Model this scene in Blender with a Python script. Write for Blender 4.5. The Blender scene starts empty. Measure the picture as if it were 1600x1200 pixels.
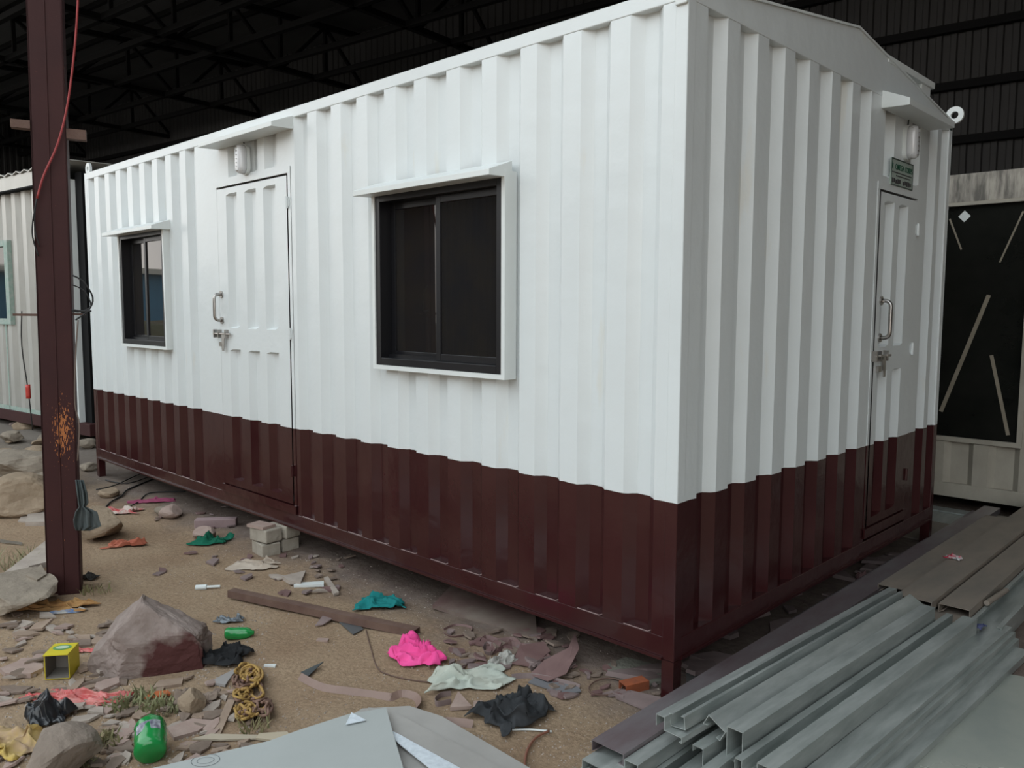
import bpy, math, random
from mathutils import Vector, Matrix, noise
random.seed(7)
C = bpy.context.scene
COL = C.collection

# ---------------------------------------------------------------- camera, sky, exposure
CAM = Vector((1.6514, -2.5996, 1.5110)); YAW, PITCH, ROLL, FPX = 0.7704, -0.0924, 0.0036, 1271.08
fw = Vector((-math.sin(YAW)*math.cos(PITCH), math.cos(YAW)*math.cos(PITCH), math.sin(PITCH)))
rt = Vector((math.cos(YAW), math.sin(YAW), 0)); up = rt.cross(fw)
rt, up = rt*math.cos(ROLL)+up*math.sin(ROLL), -rt*math.sin(ROLL)+up*math.cos(ROLL)
cd = bpy.data.cameras.new('camera'); cam = bpy.data.objects.new('camera', cd); COL.objects.link(cam)
cd.sensor_width = 36; cd.lens = 36*FPX/1600; cd.clip_end = 300
M = Matrix.Identity(4)
for i in range(3):
    M[i][0], M[i][1], M[i][2], M[i][3] = rt[i], up[i], -fw[i], CAM[i]
cam.matrix_world = M; C.camera = cam
w = bpy.data.worlds.new('overcast_sky'); C.world = w; w.use_nodes = True
nt = w.node_tree; bg = nt.nodes['Background']
tc = nt.nodes.new('ShaderNodeTexCoord'); sx = nt.nodes.new('ShaderNodeSeparateXYZ'); cr = nt.nodes.new('ShaderNodeValToRGB')
nt.links.new(tc.outputs['Generated'], sx.inputs[0]); nt.links.new(sx.outputs['Z'], cr.inputs[0]); nt.links.new(cr.outputs[0], bg.inputs[0])
cr.color_ramp.elements[0].position = 0.0; cr.color_ramp.elements[0].color = (1.0, .93, .86, 1)
cr.color_ramp.elements[1].position = .45; cr.color_ramp.elements[1].color = (.86, .95, 1.0, 1)
bg.inputs[1].default_value = 2.45
v = C.view_settings; v.view_transform = 'Standard'; v.look = 'None'; v.gamma = 1; v.use_curve_mapping = False; v.exposure = 0.0
C.cycles.max_bounces = 6

# ---------------------------------------------------------------- helpers
def ground(x, y):                      # height of the trodden ground
    n = noise.noise(Vector((x*.6, y*.6, 1.3)))*.045 + noise.noise(Vector((x*2.3, y*2.3, 4.1)))*.018 + noise.noise(Vector((x*7, y*7, 2.2)))*.006
    k = 1.0
    if x > -.7: k = max(0., min(1., (-.2-x)/.5))          # flat beside the corner leg and under the steel pile
    n *= k
    if x < -6.4: n += min(1., (-6.4-x)/1.5)*(.03+.05*noise.noise(Vector((x*1.7, y*1.7, 9))))
    return n - .004
def P(px, py, z=None, dz=0):           # point of the ground (or of level z) seen at that place of the 1600x1200 frame
    d = fw + rt*((px-800)/FPX) - up*((py-600)/FPX)
    if z is not None:
        t = (z-CAM.z)/d.z; return CAM + d*t
    zz = 0.
    for _ in range(6):
        t = (zz-CAM.z)/d.z; p = CAM+d*t; zz = ground(p.x, p.y)+dz
    return p
def tag(o, label=None, cat=None, group=None, kind=None):
    if label: o['label'] = label
    if cat: o['category'] = cat
    if group: o['group'] = group
    if kind: o['kind'] = kind
    return o
def thing(name, label, cat, loc=(0, 0, 0), rz=0, group=None):
    o = bpy.data.objects.new(name, None); COL.objects.link(o); o.location = loc; o.rotation_euler = (0, 0, rz)
    o.empty_display_size = .1
    return tag(o, label, cat, group)
def mk(name, V, F, m, parent=None, loc=(0, 0, 0), rz=0, smooth=False, bevel=0, solid=0, rot=None, FM=None):
    me = bpy.data.meshes.new(name); me.from_pydata([tuple(a) for a in V], [], F)
    for mm in (m if isinstance(m, (list, tuple)) else [m]): me.materials.append(mm)
    if FM: me.polygons.foreach_set('material_index', FM)
    if smooth: me.polygons.foreach_set('use_smooth', [True]*len(me.polygons))
    me.update()
    o = bpy.data.objects.new(name, me); COL.objects.link(o); o.location = loc
    o.rotation_euler = rot if rot else (0, 0, rz)
    if parent: o.parent = parent
    if bevel:
        b = o.modifiers.new('b', 'BEVEL'); b.width = bevel; b.segments = 2; b.limit_method = 'ANGLE'
    if solid:
        s = o.modifiers.new('s', 'SOLIDIFY'); s.thickness = solid; s.offset = 0
    return o
class MB:
    def __init__(s): s.V = []; s.F = []
    def add(s, V, F):
        n = len(s.V); s.V += [tuple(a) for a in V]; s.F += [tuple(i+n for i in f) for f in F]; return s
    def box(s, x0, x1, y0, y1, z0, z1):
        V = [(x, y, z) for x in (x0, x1) for y in (y0, y1) for z in (z0, z1)]
        return s.add(V, [(0, 1, 3, 2), (4, 6, 7, 5), (0, 4, 5, 1), (2, 3, 7, 6), (0, 2, 6, 4), (1, 5, 7, 3)])
    def bar(s, a, b, r, n=8, r2=None):
        return s.tube([a, b], r, n, r2)
    def tube(s, pts, r, n=8, r2=None):
        pts = [Vector(p) for p in pts]; V = []; F = []; m = len(pts)
        N = None
        for i, p in enumerate(pts):
            t = (pts[min(i+1, m-1)]-pts[max(i-1, 0)]).normalized()
            if N is None: N = t.orthogonal().normalized()
            N = (N - t*N.dot(t)).normalized(); B = t.cross(N)
            rr = r if r2 is None else r+(r2-r)*i/(m-1)
            for k in range(n):
                a = 2*math.pi*k/n; V.append(p+(N*math.cos(a)+B*math.sin(a))*rr)
        for i in range(m-1):
            for k in range(n):
                F.append((i*n+k, i*n+(k+1) % n, (i+1)*n+(k+1) % n, (i+1)*n+k))
        F.append(tuple(range(n))[::-1]); F.append(tuple((m-1)*n+k for k in range(n)))
        return s.add(V, F)
    def beam(s, a, b, w, h):           # rectangular bar from a to b
        a = Vector(a); b = Vector(b); t = (b-a).normalized()
        S = t.cross(Vector((0, 0, 1)));  S = S.normalized() if S.length > .01 else Vector((1, 0, 0)); U = S.cross(t)
        V = [p+S*i*w/2+U*j*h/2 for p in (a, b) for i, j in ((-1, -1), (1, -1), (1, 1), (-1, 1))]
        return s.add(V, [(3, 2, 1, 0), (4, 5, 6, 7), (0, 1, 5, 4), (1, 2, 6, 5), (2, 3, 7, 6), (3, 0, 4, 7)])
    def obj(s, name, m, parent=None, **k): return mk(name, s.V, s.F, m, parent, **k)
def box(name, m, parent, *a, **k): return MB().box(*a).obj(name, m, parent, **k)
def strip(path, t):                    # thin sheet profile as a closed loop of 2D points
    n = len(path); L = []; Rr = []
    for i in range(n):
        a = Vector(path[max(i-1, 0)]); b = Vector(path[i]); c = Vector(path[min(i+1, n-1)])
        d1 = (b-a).normalized() if i > 0 else (c-b).normalized(); d2 = (c-b).normalized() if i < n-1 else d1
        n1 = Vector((-d1.y, d1.x)); n2 = Vector((-d2.y, d2.x)); mm = (n1+n2); mm = mm/max(.3, mm.length_squared)*2 if mm.length > .01 else n1
        L.append(b+mm*t/2); Rr.append(b-mm*t/2)
    return L, Rr
def profile(path, y0, y1, t=.0022):    # thin folded sheet extruded along y
    L, Rr = strip(path, t); n = len(L); V = []; F = []
    for y in (y0, y1):
        V += [(p.x, y, p.y) for p in L] + [(p.x, y, p.y) for p in Rr]
    for i in range(n-1):
        F += [(i, i+1, 2*n+i+1, 2*n+i), (n+i+1, n+i, 3*n+i, 3*n+i+1), (i+1, i, n+i, n+i+1), (2*n+i, 2*n+i+1, 3*n+i+1, 3*n+i)]
    F += [(0, 2*n, 3*n, n), (n-1, 2*n-1, 4*n-1, 3*n-1)]
    return V, F

# ---------------------------------------------------------------- materials
def mat(name, c1, rough=.6, metal=0, c2=None, scale=5, bump=0, bscale=40, contrast=.25, stretch=None, detail=6, spec=.5, r2=None, trans=0):
    m = bpy.data.materials.new(name); m.use_nodes = True; n = m.node_tree; b = n.nodes['Principled BSDF']
    b.inputs['Roughness'].default_value = rough; b.inputs['Metallic'].default_value = metal
    b.inputs['Specular IOR Level'].default_value = spec; b.inputs['Transmission Weight'].default_value = trans
    b.inputs['Base Color'].default_value = (*c1, 1)
    if c2 or bump:
        t = n.nodes.new('ShaderNodeTexCoord'); mp = n.nodes.new('ShaderNodeMapping'); n.links.new(t.outputs['Object'], mp.inputs[0])
        if stretch: mp.inputs['Scale'].default_value = stretch
    if c2:
        nz = n.nodes.new('ShaderNodeTexNoise'); nz.inputs['Scale'].default_value = scale; nz.inputs['Detail'].default_value = detail; nz.inputs['Roughness'].default_value = .62
        n.links.new(mp.outputs[0], nz.inputs[0])
        r = n.nodes.new('ShaderNodeValToRGB'); n.links.new(nz.outputs[0], r.inputs[0])
        r.color_ramp.elements[0].position = .5-contrast; r.color_ramp.elements[1].position = .5+contrast
        r.color_ramp.elements[0].color = (*c1, 1); r.color_ramp.elements[1].color = (*c2, 1)
        n.links.new(r.outputs[0], b.inputs['Base Color'])
        if r2 is not None:
            q = n.nodes.new('ShaderNodeMapRange'); n.links.new(nz.outputs[0], q.inputs[0]); q.inputs['From Min'].default_value = .3; q.inputs['From Max'].default_value = .7
            q.inputs['To Min'].default_value = rough; q.inputs['To Max'].default_value = r2; n.links.new(q.outputs[0], b.inputs['Roughness'])
    if bump:
        nb = n.nodes.new('ShaderNodeTexNoise'); nb.inputs['Scale'].default_value = bscale; nb.inputs['Detail'].default_value = 8
        n.links.new(mp.outputs[0], nb.inputs[0]); bu = n.nodes.new('ShaderNodeBump'); bu.inputs['Strength'].default_value = bump; bu.inputs['Distance'].default_value = .02
        n.links.new(nb.outputs[0], bu.inputs['Height']); n.links.new(bu.outputs[0], b.inputs['Normal'])
    return m
WHITE = (.69, .73, .735); MAR = (.036, .0085, .0095)
def two_tone():                        # white enamel above, maroon enamel below a painted line; thin scuffs
    m = bpy.data.materials.new('two_tone_enamel'); m.use_nodes = True; n = m.node_tree; b = n.nodes['Principled BSDF']; L = n.links.new
    g = n.nodes.new('ShaderNodeNewGeometry'); s = n.nodes.new('ShaderNodeSeparateXYZ'); L(g.outputs['Position'], s.inputs[0])
    nz = n.nodes.new('ShaderNodeTexNoise'); nz.inputs['Scale'].default_value = 25; L(g.outputs['Position'], nz.inputs[0])
    ma = n.nodes.new('ShaderNodeMath'); ma.operation = 'MULTIPLY_ADD'; L(nz.outputs[0], ma.inputs[0]); ma.inputs[1].default_value = .006; L(s.outputs['Z'], ma.inputs[2])
    gt = n.nodes.new('ShaderNodeMath'); gt.operation = 'GREATER_THAN'; L(ma.outputs[0], gt.inputs[0]); gt.inputs[1].default_value = .782
    n2 = n.nodes.new('ShaderNodeTexNoise'); n2.inputs['Scale'].default_value = 3; n2.inputs['Detail'].default_value = 5; L(g.outputs['Position'], n2.inputs[0])
    rw = n.nodes.new('ShaderNodeValToRGB'); L(n2.outputs[0], rw.inputs[0]); rw.color_ramp.elements[0].color = (.65, .68, .68, 1); rw.color_ramp.elements[1].color = (*WHITE, 1)
    rm = n.nodes.new('ShaderNodeValToRGB'); L(n2.outputs[0], rm.inputs[0]); rm.color_ramp.elements[0].color = (*MAR, 1); rm.color_ramp.elements[1].color = (.045, .013, .0135, 1)
    rm.color_ramp.elements[0].position = .4; rm.color_ramp.elements[1].position = .7
    # yellowed smears and thin scratches in the white
    mp = n.nodes.new('ShaderNodeMapping'); mp.inputs['Scale'].default_value = (9, 9, 2.2); L(g.outputs['Position'], mp.inputs[0])
    n3 = n.nodes.new('ShaderNodeTexNoise'); n3.inputs['Scale'].default_value = 1; n3.inputs['Detail'].default_value = 7; L(mp.outputs[0], n3.inputs[0])
    r3 = n.nodes.new('ShaderNodeValToRGB'); L(n3.outputs[0], r3.inputs[0]); r3.color_ramp.elements[0].position = .66; r3.color_ramp.elements[1].position = .74
    r3.color_ramp.elements[0].color = (0, 0, 0, 1); r3.color_ramp.elements[1].color = (.35, .35, .35, 1)
    mx = n.nodes.new('ShaderNodeMix'); mx.data_type = 'RGBA'; L(r3.outputs[0], mx.inputs[0]); L(rw.outputs[0], mx.inputs[6]); mx.inputs[7].default_value = (.66, .62, .52, 1)
    m2 = n.nodes.new('ShaderNodeMix'); m2.data_type = 'RGBA'; L(gt.outputs[0], m2.inputs[0]); L(rm.outputs[0], m2.inputs[6]); L(mx.outputs[2], m2.inputs[7])
    L(m2.outputs[2], b.inputs['Base Color'])
    ro = n.nodes.new('ShaderNodeMapRange'); L(gt.outputs[0], ro.inputs[0]); ro.inputs['To Min'].default_value = .2; ro.inputs['To Max'].default_value = .3; L(ro.outputs[0], b.inputs['Roughness'])
    nb = n.nodes.new('ShaderNodeTexNoise'); nb.inputs['Scale'].default_value = 7; nb.inputs['Detail'].default_value = 4; L(g.outputs['Position'], nb.inputs[0])
    bu = n.nodes.new('ShaderNodeBump'); bu.inputs['Strength'].default_value = .25; bu.inputs['Distance'].default_value = .02; L(nb.outputs[0], bu.inputs['Height']); L(bu.outputs[0], b.inputs['Normal'])
    return m
ENAMEL = two_tone()
WH = mat('white_enamel', (.66, .69, .68), .35, c2=(.71, .74, .73), scale=4)
BRONZE = mat('dark_anodised_frame', (.008, .008, .010), .35, spec=.4)
GLASS = mat('dark_tinted_glass', (.012, .012, .014), .02, c2=(.02, .017, .014), scale=6, spec=.6)
GLASS2 = mat('dusty_dark_glass', (.006, .007, .006), .06, c2=(.016, .016, .014), scale=3, spec=.35)
STEEL = mat('brushed_stainless', (.50, .48, .46), .3, 1, c2=(.36, .34, .32), scale=30)
LENS = mat('ribbed_clear_lens', (.90, .91, .93), .12, spec=.9, trans=.25)
SEALANT = mat('bare_weld_line', (.16, .09, .085), .4, c2=(.34, .25, .24), scale=60)
BLACKRUB = mat('black_cable', (.015, .015, .016), .5)
REDCAB = mat('red_cable', (.30, .03, .03), .5)
GALV = mat('galvanised_steel', (.33, .36, .345), .36, .55, c2=(.52, .545, .525), scale=7, contrast=.18, bump=.05, bscale=30, stretch=(3, .5, 3), r2=.52)
GALVD = mat('dusty_galvanised_steel', (.33, .27, .22), .6, .25, c2=(.22, .195, .17), scale=3, contrast=.2, stretch=(2, .8, 2))
GALVM = mat('maroon_spattered_galvanised', (.22, .16, .17), .35, .6, c2=(.32, .30, .31), scale=4, contrast=.2, stretch=(2, .6, 2))  # maroon reflection of the cabin tinted into the base colour
SHEETM = mat('galvanised_sheet', (.40, .38, .36), .5, .4, c2=(.50, .48, .455), scale=4, contrast=.2, bump=.03, bscale=3, r2=.6)
SHEETBR = mat('bright_zinc_sheet', (.66, .72, .78), .45, .35, c2=(.82, .88, .94), scale=50, contrast=.15)
BOARD = mat('pale_grey_board', (.36, .38, .37), .6, c2=(.43, .45, .44), scale=2, contrast=.3, bump=.02, bscale=4)
INK = mat('grey_print_ink', (.12, .13, .14), .8)
MAROON = mat('maroon_red_oxide', (.056, .017, .016), .6, c2=(.034, .011, .012), scale=3, contrast=.3, bump=.05, bscale=60, spec=.25)
RUST = mat('rusty_brown_steel', (.09, .045, .035), .75, c2=(.16, .10, .075), scale=8, bump=.2)
ORUST = mat('orange_rust', (.35, .09, .03), .8, c2=(.20, .06, .03), scale=25)
ROOFM = mat('dark_roof_sheet', (.060, .061, .065), .85, c2=(.095, .095, .098), scale=.6)  # shade of the roof underside deepened in the base colour
TRUSS = mat('dark_truss_steel', (.004, .004, .0045), .8, spec=.2)  # even, near-black base colour
WALLM = mat('dark_corrugated_wall', (.020, .020, .021), .7, c2=(.032, .031, .030), scale=.9, stretch=(1, 1, .2))  # base colour darkened so the shaded shed interior stays dim
CREAM = mat('dirty_cream_enamel', (.27, .245, .20), .6, c2=(.40, .37, .31), scale=3, contrast=.2, bump=.1, stretch=(1, 1, .6))
STREAK = mat('streaked_cream_beam', (.13, .12, .105), .7, c2=(.40, .37, .32), scale=6, contrast=.13, stretch=(4, 4, .7))
GREYW = mat('bare_zinc_wall', (.38, .37, .34), .45, .3, c2=(.50, .49, .46), scale=3, contrast=.25, stretch=(1, 1, .4))
GREENP = mat('green_masking_paint', (.20, .33, .27), .6, c2=(.40, .43, .40), scale=18)
TAPE = mat('brown_paper_tape', (.22, .19, .14), .8, c2=(.30, .26, .20), scale=10)
BLUEW = mat('blue_painted_shed', (.06, .22, .34), .6, c2=(.05, .17, .28), scale=2)
PALE = mat('pale_roof_edge', (.6, .57, .5), .7)
DIRTB = mat('brown_earth_bank', (.14, .10, .06), .95, c2=(.10, .11, .05), scale=1.5)
def stone(name, a, b, sc=6, bump=.6): return mat(name, a, .92, c2=b, scale=sc, bump=bump, bscale=22, contrast=.2, spec=.25)
ROCKP = stone('pinkish_grey_rock', (.19, .145, .125), (.33, .27, .245))
ROCKT = stone('tan_rock', (.23, .17, .115), (.34, .26, .185))
ROCKG = stone('grey_slab_stone', (.20, .165, .13), (.31, .26, .205))
SLATE = [stone('brown_shard', (.25, .18, .135), (.35, .265, .205), 9, .3), stone('grey_shard', (.30, .25, .215), (.42, .36, .31), 9, .3),
         stone('dark_shard', (.16, .12, .095), (.25, .19, .155), 9, .3), stone('pink_shard', (.30, .215, .185), (.38, .29, .25), 9, .3)]
MSHARD = [mat('maroon_sprayed_scrap', (.12, .06, .058), .6, c2=(.20, .125, .115), scale=9), mat('purple_grey_scrap', (.16, .115, .11), .7, c2=(.24, .18, .17), scale=9), SLATE[2]]
CONC = stone('concrete_block', (.28, .245, .20), (.40, .36, .30), 12, .4)
def cloth_mat(n, a, b, rough=.85, sc=5, spec=.2, con=.25): return mat(n, a, rough, c2=b, scale=sc, contrast=con, spec=spec)

def dirt():
    m = bpy.data.materials.new('trodden_dirt'); m.use_nodes = True; n = m.node_tree; b = n.nodes['Principled BSDF']; L = n.links.new
    g = n.nodes.new('ShaderNodeNewGeometry'); s = n.nodes.new('ShaderNodeSeparateXYZ'); L(g.outputs['Position'], s.inputs[0])
    def nz(sc, d=8, ro=.6):
        q = n.nodes.new('ShaderNodeTexNoise'); q.inputs['Scale'].default_value = sc; q.inputs['Detail'].default_value = d; q.inputs['Roughness'].default_value = ro
        L(g.outputs['Position'], q.inputs[0]); return q
    def ramp(src, p0, c0, p1, c1):
        r = n.nodes.new('ShaderNodeValToRGB'); L(src, r.inputs[0]); e = r.color_ramp.elements; e[0].position = p0; e[1].position = p1; e[0].color = (*c0, 1); e[1].color = (*c1, 1); return r
    a = nz(1.6); base = ramp(a.outputs[0], .32, (.30, .205, .135), .68, (.40, .30, .205))
    fine = nz(60, 6, .75); f = ramp(fine.outputs[0], .35, (.62, .60, .58), .65, (1.12, 1.1, 1.08))
    mu = n.nodes.new('ShaderNodeMix'); mu.data_type = 'RGBA'; mu.blend_type = 'MULTIPLY'; mu.inputs[0].default_value = .8; L(base.outputs[0], mu.inputs[6]); L(f.outputs[0], mu.inputs[7])
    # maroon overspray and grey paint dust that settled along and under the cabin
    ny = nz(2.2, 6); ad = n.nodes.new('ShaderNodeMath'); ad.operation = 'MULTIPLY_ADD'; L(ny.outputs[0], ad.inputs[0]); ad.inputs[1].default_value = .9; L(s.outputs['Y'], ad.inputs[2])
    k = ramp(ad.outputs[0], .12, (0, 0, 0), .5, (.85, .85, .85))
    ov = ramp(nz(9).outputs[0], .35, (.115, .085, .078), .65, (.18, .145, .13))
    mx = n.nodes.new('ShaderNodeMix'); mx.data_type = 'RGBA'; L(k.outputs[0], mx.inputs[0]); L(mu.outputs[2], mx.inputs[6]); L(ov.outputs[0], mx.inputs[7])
    # grey rubble dust far left
    kx = n.nodes.new('ShaderNodeMapRange'); L(s.outputs['X'], kx.inputs[0]); kx.inputs['From Min'].default_value = -4.8; kx.inputs['From Max'].default_value = -8; kx.inputs['To Max'].default_value = .7
    m3 = n.nodes.new('ShaderNodeMix'); m3.data_type = 'RGBA'; L(kx.outputs[0], m3.inputs[0]); L(mx.outputs[2], m3.inputs[6]); m3.inputs[7].default_value = (.20, .18, .155, 1)
    L(m3.outputs[2], b.inputs['Base Color']); b.inputs['Roughness'].default_value = .95; b.inputs['Specular IOR Level'].default_value = .15
    nb = nz(28, 10, .7); bu = n.nodes.new('ShaderNodeBump'); bu.inputs['Strength'].default_value = .7; bu.inputs['Distance'].default_value = .02; L(nb.outputs[0], bu.inputs['Height']); L(bu.outputs[0], b.inputs['Normal'])
    return m
DIRT = dirt()

# ---------------------------------------------------------------- setting: ground, shed
def axis(lo, a, b, hi, fine, coarse):
    L = []; t = lo
    while t < a: L.append(t); t += coarse
    t = a
    while t < b: L.append(t); t += fine
    t = b
    while t <= hi: L.append(t); t += coarse
    return L
gx = axis(-60, -7, 1.6, 40, .045, 2.5); gy = axis(-50, -2.6, 1.0, 40, .045, 2.5)
V = [(x, y, ground(x, y)) for y in gy for x in gx]; n_ = len(gx)
F = [(j*n_+i, j*n_+i+1, (j+1)*n_+i+1, (j+1)*n_+i) for j in range(len(gy)-1) for i in range(n_-1)]
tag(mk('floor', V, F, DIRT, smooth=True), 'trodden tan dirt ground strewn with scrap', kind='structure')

ca, sa = .993, .117                     # the shed stands a little askew to the cabin
def AB(a, b, z=0): return Vector((a*ca-b*sa, a*sa+b*ca, z))
def shed_wall(name, p0, p1, z0, z1, m, pitch=.24, d=.03, label=None):
    p0 = Vector(p0); p1 = Vector(p1); t = (p1-p0); Ln = t.length; t.normalize(); nn = Vector((-t.y, t.x, 0)); V = []; F = []
    k = int(Ln/pitch)
    for i in range(k):
        for u, dd in ((0, 0), (.45, 0), (.55, d), (.9, d)):
            q = p0+t*(i+u)*pitch+nn*dd; V += [(q.x, q.y, z0), (q.x, q.y, z1)]
    for i in range(len(V)//2-1): F.append((2*i, 2*i+2, 2*i+3, 2*i+1))
    o = mk(name, V, F, m); return tag(o, label, kind='structure')
bw = shed_wall('wall_back', AB(7.5, 14), AB(-36, 14), 0, 9.6, WALLM, label='dark corrugated back wall of the shed')
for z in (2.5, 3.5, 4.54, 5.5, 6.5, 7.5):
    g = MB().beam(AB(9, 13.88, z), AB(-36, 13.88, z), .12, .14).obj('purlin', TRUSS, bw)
shed_wall('wall_right', AB(7.5, 14), AB(7.5, -4.3), 0, 9.6, WALLM, label='dark corrugated side wall of the shed, run forward to shade the gable end')  # unseen stretch before the roof edge added to darken the gable end
shed_wall('wall_left', AB(-36, 14), AB(-36, -1.5), 0, 9.6, WALLM, label='dark corrugated far end wall of the shed')
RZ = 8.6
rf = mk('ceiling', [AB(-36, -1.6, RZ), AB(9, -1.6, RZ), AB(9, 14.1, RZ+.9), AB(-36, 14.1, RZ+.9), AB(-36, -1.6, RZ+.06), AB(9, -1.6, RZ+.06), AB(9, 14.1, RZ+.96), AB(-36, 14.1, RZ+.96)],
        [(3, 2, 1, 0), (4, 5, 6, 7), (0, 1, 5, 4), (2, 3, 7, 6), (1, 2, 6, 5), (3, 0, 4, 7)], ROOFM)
tag(rf, 'dark sheet roof of the shed', kind='structure')
shade_roof = mk('ceiling', [AB(2.6, -6, RZ-.3), AB(9, -6, RZ-.3), AB(9, -1.6, RZ), AB(2.6, -1.6, RZ), AB(2.6, -6, RZ-.24), AB(9, -6, RZ-.24), AB(9, -1.6, RZ+.06), AB(2.6, -1.6, RZ+.06)],
        [(3, 2, 1, 0), (4, 5, 6, 7), (0, 1, 5, 4), (2, 3, 7, 6), (1, 2, 6, 5), (3, 0, 4, 7)], ROOFM); tag(shade_roof, 'unseen sheet roof added over the right bay to shade the gable end', kind='structure')  # out-of-view roof added to block sky light from the gable end
for b in (-.9, .6, 2.1, 3.6, 5.1, 6.4, 7.7, 9.2, 10.7, 12.2):
    MB().beam(AB(-36, b, RZ-.06+(b+1.6)/15.7*.9), AB(9, b, RZ-.06+(b+1.6)/15.7*.9), .10, .12).obj('purlin', TRUSS, rf)
    if b > 5: MB().beam(AB(-36, b, 7.8), AB(9, b, 7.8), .13, .13).obj('tie_beam', TRUSS, rf)
for a in (-34, -27.5, -22, -17, -12, -6, 0, 6):
    tr = thing('roof_truss', 'dark lattice roof truss', None, AB(a, 0, 0)); tr['kind'] = 'structure'
    def tp(b, top): return AB(0, b, (RZ-.15+(b+1.6)/15.7*.9) if top else 7.8)
    MB().beam(tp(-1.4, 1), tp(14, 1), .13, .13).obj('top_chord', TRUSS, tr)
    MB().beam(tp(-1.4, 0), tp(14, 0), .13, .13).obj('bottom_chord', TRUSS, tr)
    bs = [-.9+1.5*i for i in range(11)]
    for i, b in enumerate(bs[:-1]):
        MB().beam(tp(b, 0), tp(b, 1), .09, .09).obj('vertical_web', TRUSS, tr)
        MB().beam(tp(b, 1) if i % 2 else tp(b, 0), tp(bs[i+1], 0) if i % 2 else tp(bs[i+1], 1), .08, .08).obj('diagonal_web', TRUSS, tr)

# what stands opposite the cabin and shows in its window panes
o = shed_wall('wall_opposite', (5, -11.5, 0), (-15, -11.5, 0), 0, 4.9, WALLM, label='dark corrugated shed across the yard')
bs_ = thing('blue_shed', 'blue painted shed across the yard, mirrored in the small window', 'shed', (-24, -9, 0), math.radians(70))
box('wall_panel', BLUEW, bs_, -6, 6, 0, 5, 0, 2.5); box('roof_sheet', PALE, bs_, -6.3, 6.3, -.3, 5.3, 2.5, 2.66)
bk = []
for i in range(25):
    for j in range(5):
        bk.append((-8+i*.66, -2.5+j*.6, [0, .6, 1.1, 1.2, 1.0][j]+.2*noise.noise(Vector((i*.5, j, 0)))))
mk('earth_bank', bk, [(i*5+j, i*5+j+5, i*5+j+6, i*5+j+1) for i in range(24) for j in range(4)], DIRTB, loc=(-22.3, -9.6, -.05), rz=math.radians(70)); tag(bpy.data.objects['earth_bank'], 'low earth bank before the blue shed', kind='structure')

# ---------------------------------------------------------------- cabin
L_, W_, H_ = 6.108, 3.034, 2.6765; PK = 2.884; DEP = .038; Z0, Z1 = .245, 2.618
cab = thing('portable_cabin', 'white corrugated steel cabin on short legs with a maroon band round its foot', 'cabin')
def corr(name, u0, u1, z0, z1, grooves, put, holes=(), parent=cab, dep=DEP, hw=.073, slope=.042):
    """corrugated sheet in (u,z): grooves = [(centre, zlo, zhi)], put(u, depth, z) -> xyz"""
    us = {u0, u1}; zs = {z0, z1}
    for c, a, b in grooves:
        for d in (-hw, -hw+slope, hw-slope, hw):
            if u0 < c+d < u1: us.add(round(c+d, 5))
        for q in (a, a+.012, b-.012, b):
            if z0 < q < z1: zs.add(round(q, 5))
    for h in holes:
        for q in h[:2]:
            if u0 < q < u1: us.add(q)
        for q in h[2:]:
            if z0 < q < z1: zs.add(q)
    us = sorted(us); zs = sorted(zs)
    def depth(u, z):
        for c, a, b in grooves:
            x = abs(u-c)
            if x < hw-1e-4:
                if z <= a+1e-4 and a > z0+1e-3 or z >= b-1e-4 and b < z1-1e-3: continue
                return dep*min(1, (hw-x)/slope)
        return 0
    V = [put(u, depth(u, z), z) for z in zs for u in us]; n = len(us); F = []
    for j in range(len(zs)-1):
        for i in range(n-1):
            um = (us[i]+us[i+1])/2; zm = (zs[j]+zs[j+1])/2
            if any(h[0] < um < h[1] and h[2] < zm < h[3] for h in holes): continue
            F.append((j*n+i, j*n+i+1, (j+1)*n+i+1, (j+1)*n+i))
    return mk(name, V, F, ENAMEL, parent)
FR = lambda u, d, z: (u, .002+d, z)      # front (long) side, faces -Y
EN = lambda u, d, z: (-.002-d, u, z)     # gable end, faces +X
gk = [-.18-.2405*k for k in range(25)]
full = lambda cs: [(c, 0, 9) for c in cs]
WIN = [(-5.29, -4.41, 1.195, 2.11), (-1.845, -.875, 1.195, 2.11)]
DX0, DX1, DZ0, DZ1 = -3.635, -2.735, .30, 2.30
corr('wall_panel', -2.70, -.05, Z0, Z1, full([c for c in gk if c > -2.65]), FR, [(-1.80, -.915, 1.23, 2.09)])
corr('wall_panel', -6.06, -3.66, Z0, Z1, full([c for c in gk if c < -3.9]), FR, [(-5.25, -4.45, 1.23, 2.09)])
corr('lintel_panel', -3.66, -2.70, 2.345, Z1, [(-3.40, 2.36, 9), (-3.16, 2.36, 9), (-2.93, 2.36, 9)], FR)
# rails, posts, legs
box('bottom_rail', ENAMEL, cab, -6.06, -.05, 0, .06, .165, Z0, bevel=.003)
box('rail_flange', ENAMEL, cab, -6.06, -.05, -.012, .07, .155, .166)
box('top_rail', ENAMEL, cab, -6.06, -.05, 0, .06, Z1, H_, bevel=.004)
box('end_bottom_rail', ENAMEL, cab, -.06, 0, .05, W_-.05, .165, Z0, bevel=.003)
box('end_rail_flange', ENAMEL, cab, -.07, .006, .05, W_-.05, .155, .166)
for x0, x1, y0, y1 in ((-.055, 0, 0, .055), (-L_, -L_+.055, 0, .055), (-.055, 0, W_-.055, W_), (-L_, -L_+.055, W_-.055, W_)):
    p = box('corner_post', ENAMEL, cab, x0, x1, y0, y1, .155, H_, bevel=.004)
    box('leg', ENAMEL, p, x0, x1, y0, y1, -.02, .155)
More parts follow.
